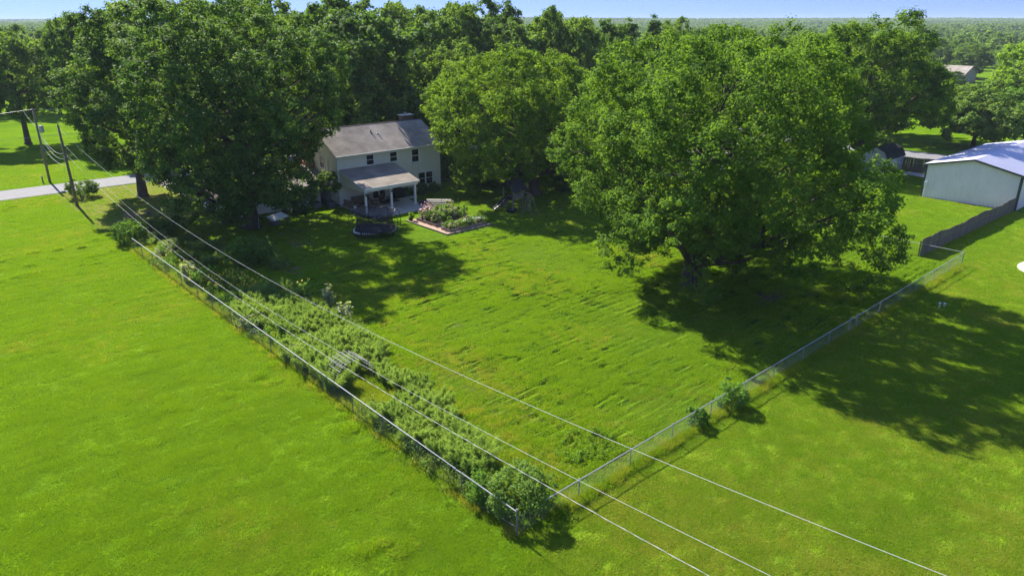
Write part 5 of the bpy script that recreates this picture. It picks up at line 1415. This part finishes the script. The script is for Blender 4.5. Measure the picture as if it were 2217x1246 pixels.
# ================================================================== GRASS (uncountable)
def blade_patch(name, seed, n_, rad, h0, wd, m_, lean=.5):
    rg = np.random.RandomState(seed)
    r = rad * np.sqrt(rg.rand(n_)); a = rg.rand(n_) * 6.28
    b0 = np.stack([np.cos(a) * r, np.sin(a) * r, np.full(n_, -.01)], -1)
    d = rg.rand(n_) * 6.28; sd = np.stack([np.cos(d), np.sin(d), np.zeros(n_)], -1) * wd * .5
    h_ = h0 * (.5 + .7 * rg.rand(n_)); ln_ = rg.normal(size=(n_, 3)) * lean * h0; ln_[:, 2] = h_
    V_ = np.empty((n_, 3, 3)); V_[:, 0] = b0 - sd; V_[:, 1] = b0 + sd; V_[:, 2] = b0 + ln_
    me_ = raw_mesh(name, V_.reshape(-1, 3), n_, m_, .15 + .75 * rg.rand(n_), 3)
    return bpy.data.objects.new(name, me_)
g1 = blade_patch('blade_patch', 1, 130, .36, .075, .022, M['blade'])
g2 = blade_patch('blade_patch', 2, 110, .34, .085, .024, M['blade'])
g3 = blade_patch('blade_patch', 3, 90, .34, .07, .024, M['blade_yellow'])
g4 = blade_patch('tall_blades', 4, 120, .34, .42, .022, M['blade_yellow'], .35)
g5 = blade_patch('tall_blades', 5, 120, .34, .38, .022, M['blade'], .4)
rng = np.random.RandomState(8)
n_ = 300000
d_ = 14 + (128 - 14) * rng.rand(n_) ** .9; an = rng.uniform(-.82, .82, n_)
cx_, cy_ = d_ * np.sin(an), d_ * np.cos(an)
wx = .74314 * cx_ + .66913 * cy_; wy = -.66913 * cx_ + .74314 * cy_
bad = ((wx > 119.3) & (wx < 126.7)) | ((wx > 38.2) & (wx < 52.6) & (wy > 71.4)) | ((wx > 38.3) & (wx < 46.1) & (wy > 64.1) & (wy < 72)) | ((wx > 40.2) & (wx < 46.4) & (wy > 54.2) & (wy < 65.3)) | (wx > 92.4) | ((wx > 23) & (wx < 38.5) & (wy > 74)) | (((wx - 71.6) / 3.) ** 2 + ((wy - 11.6) / 2.7) ** 2 < 1) | (np.abs(wy - 104) < 3.3)
keep = ~bad & ~((wx > 15.6) & (wx < 27) & (wy > 78) & (wy < 100) & (rng.rand(n_) < .75)) & (vnoise(wx / 3, wy / 3, 41) + rng.rand(n_) * .8 > .42) & ((vnoise(wx / .5, wy / .28, 51) > .46) | (rng.rand(n_) < .3))
wx, wy = wx[keep], wy[keep]
zz = gz(wx, wy); ym = yard_mask(wx, wy)
hs = .55 + .5 * rng.rand(len(wx)) - .2 * ym + ym * (np.clip((zz - .06) * 6, -.1, .6)) + (wx < 15.5) * np.clip((zz - .03) * 5, 0, 1.3)
kd = np.where(rng.rand(len(wx)) < .5, 0, 1); dryp = vnoise(wx / 4, wy / 4, 42)
kd = np.where((rng.rand(len(wx)) < np.clip((dryp - .45) * 1.0, 0, .6) + .22 * ((wy < 17.3) & (wx > 16)) + .2 * ((wx < 26) & (wx > 19) & (wy < 42))), 2, kd)
sxy = .8 + .5 * rng.rand(len(wx))
grass = scatter('grass', np.stack([wx, wy, zz], -1), rng.rand(len(wx)) * 6.28, np.stack([sxy, sxy, hs], -1), kd, [g1, g2, g3])
# tall unmown grass along the fences and in the garden strip
pts = []; sc = []; kk = []
def band(n_, x0, x1, y0, y1, h0, h1, k_, pr=1):
    for _ in range(n_):
        x_, y_ = rng.uniform(x0, x1), rng.uniform(y0, y1)
        pts.append((x_, y_, 0)); s_ = rng.uniform(.6, 1.1); sc.append((s_, s_, rng.uniform(h0, h1))); kk.append(k_ if rng.rand() < pr else 1 - k_)
band(1500, 17.8, 67.4, 17.15, 17.6, .45, .95, 1, .72)
band(260, 17.8, 67.4, 17.5, 17.9, .25, .6, 1)
band(900, 16.0, 18.2, 28.6, 33.0, .3, .8, 0, .5)
band(2600, 15.9, 21.5, 19, 50, .3, .8, 1, .7)
band(1600, 15.9, 22.5, 48, 76, .3, .9, 1, .75)
band(500, 15.75, 16.3, 17.4, 69, .4, .9, 0, .5)
band(260, 67.5, 92.5, 19.8, 20.5, .15, .45, 1)
tallg = scatter('tall_grass', np.array(pts), rng.rand(len(pts)) * 6.28, np.array(sc), kk, [g4, g5])

# ================================================================== AIR
hz_m = bpy.data.materials.new('haze_air'); hz_m.use_nodes = True
nn_ = hz_m.node_tree.nodes; nn_.remove(nn_['Principled BSDF'])
pv_ = nn_.new('ShaderNodeVolumePrincipled'); pv_.inputs['Color'].default_value = (.72, .84, 1, 1); pv_.inputs['Density'].default_value = .00013; pv_.inputs['Anisotropy'].default_value = 0.0
hz_m.node_tree.links.new(pv_.outputs[0], nn_['Material Output'].inputs['Volume'])
hb = MB().box(-5200, 5200, -5200, 5200, -1.5, 46).build('haze', hz_m); hb['kind'] = 'stuff'
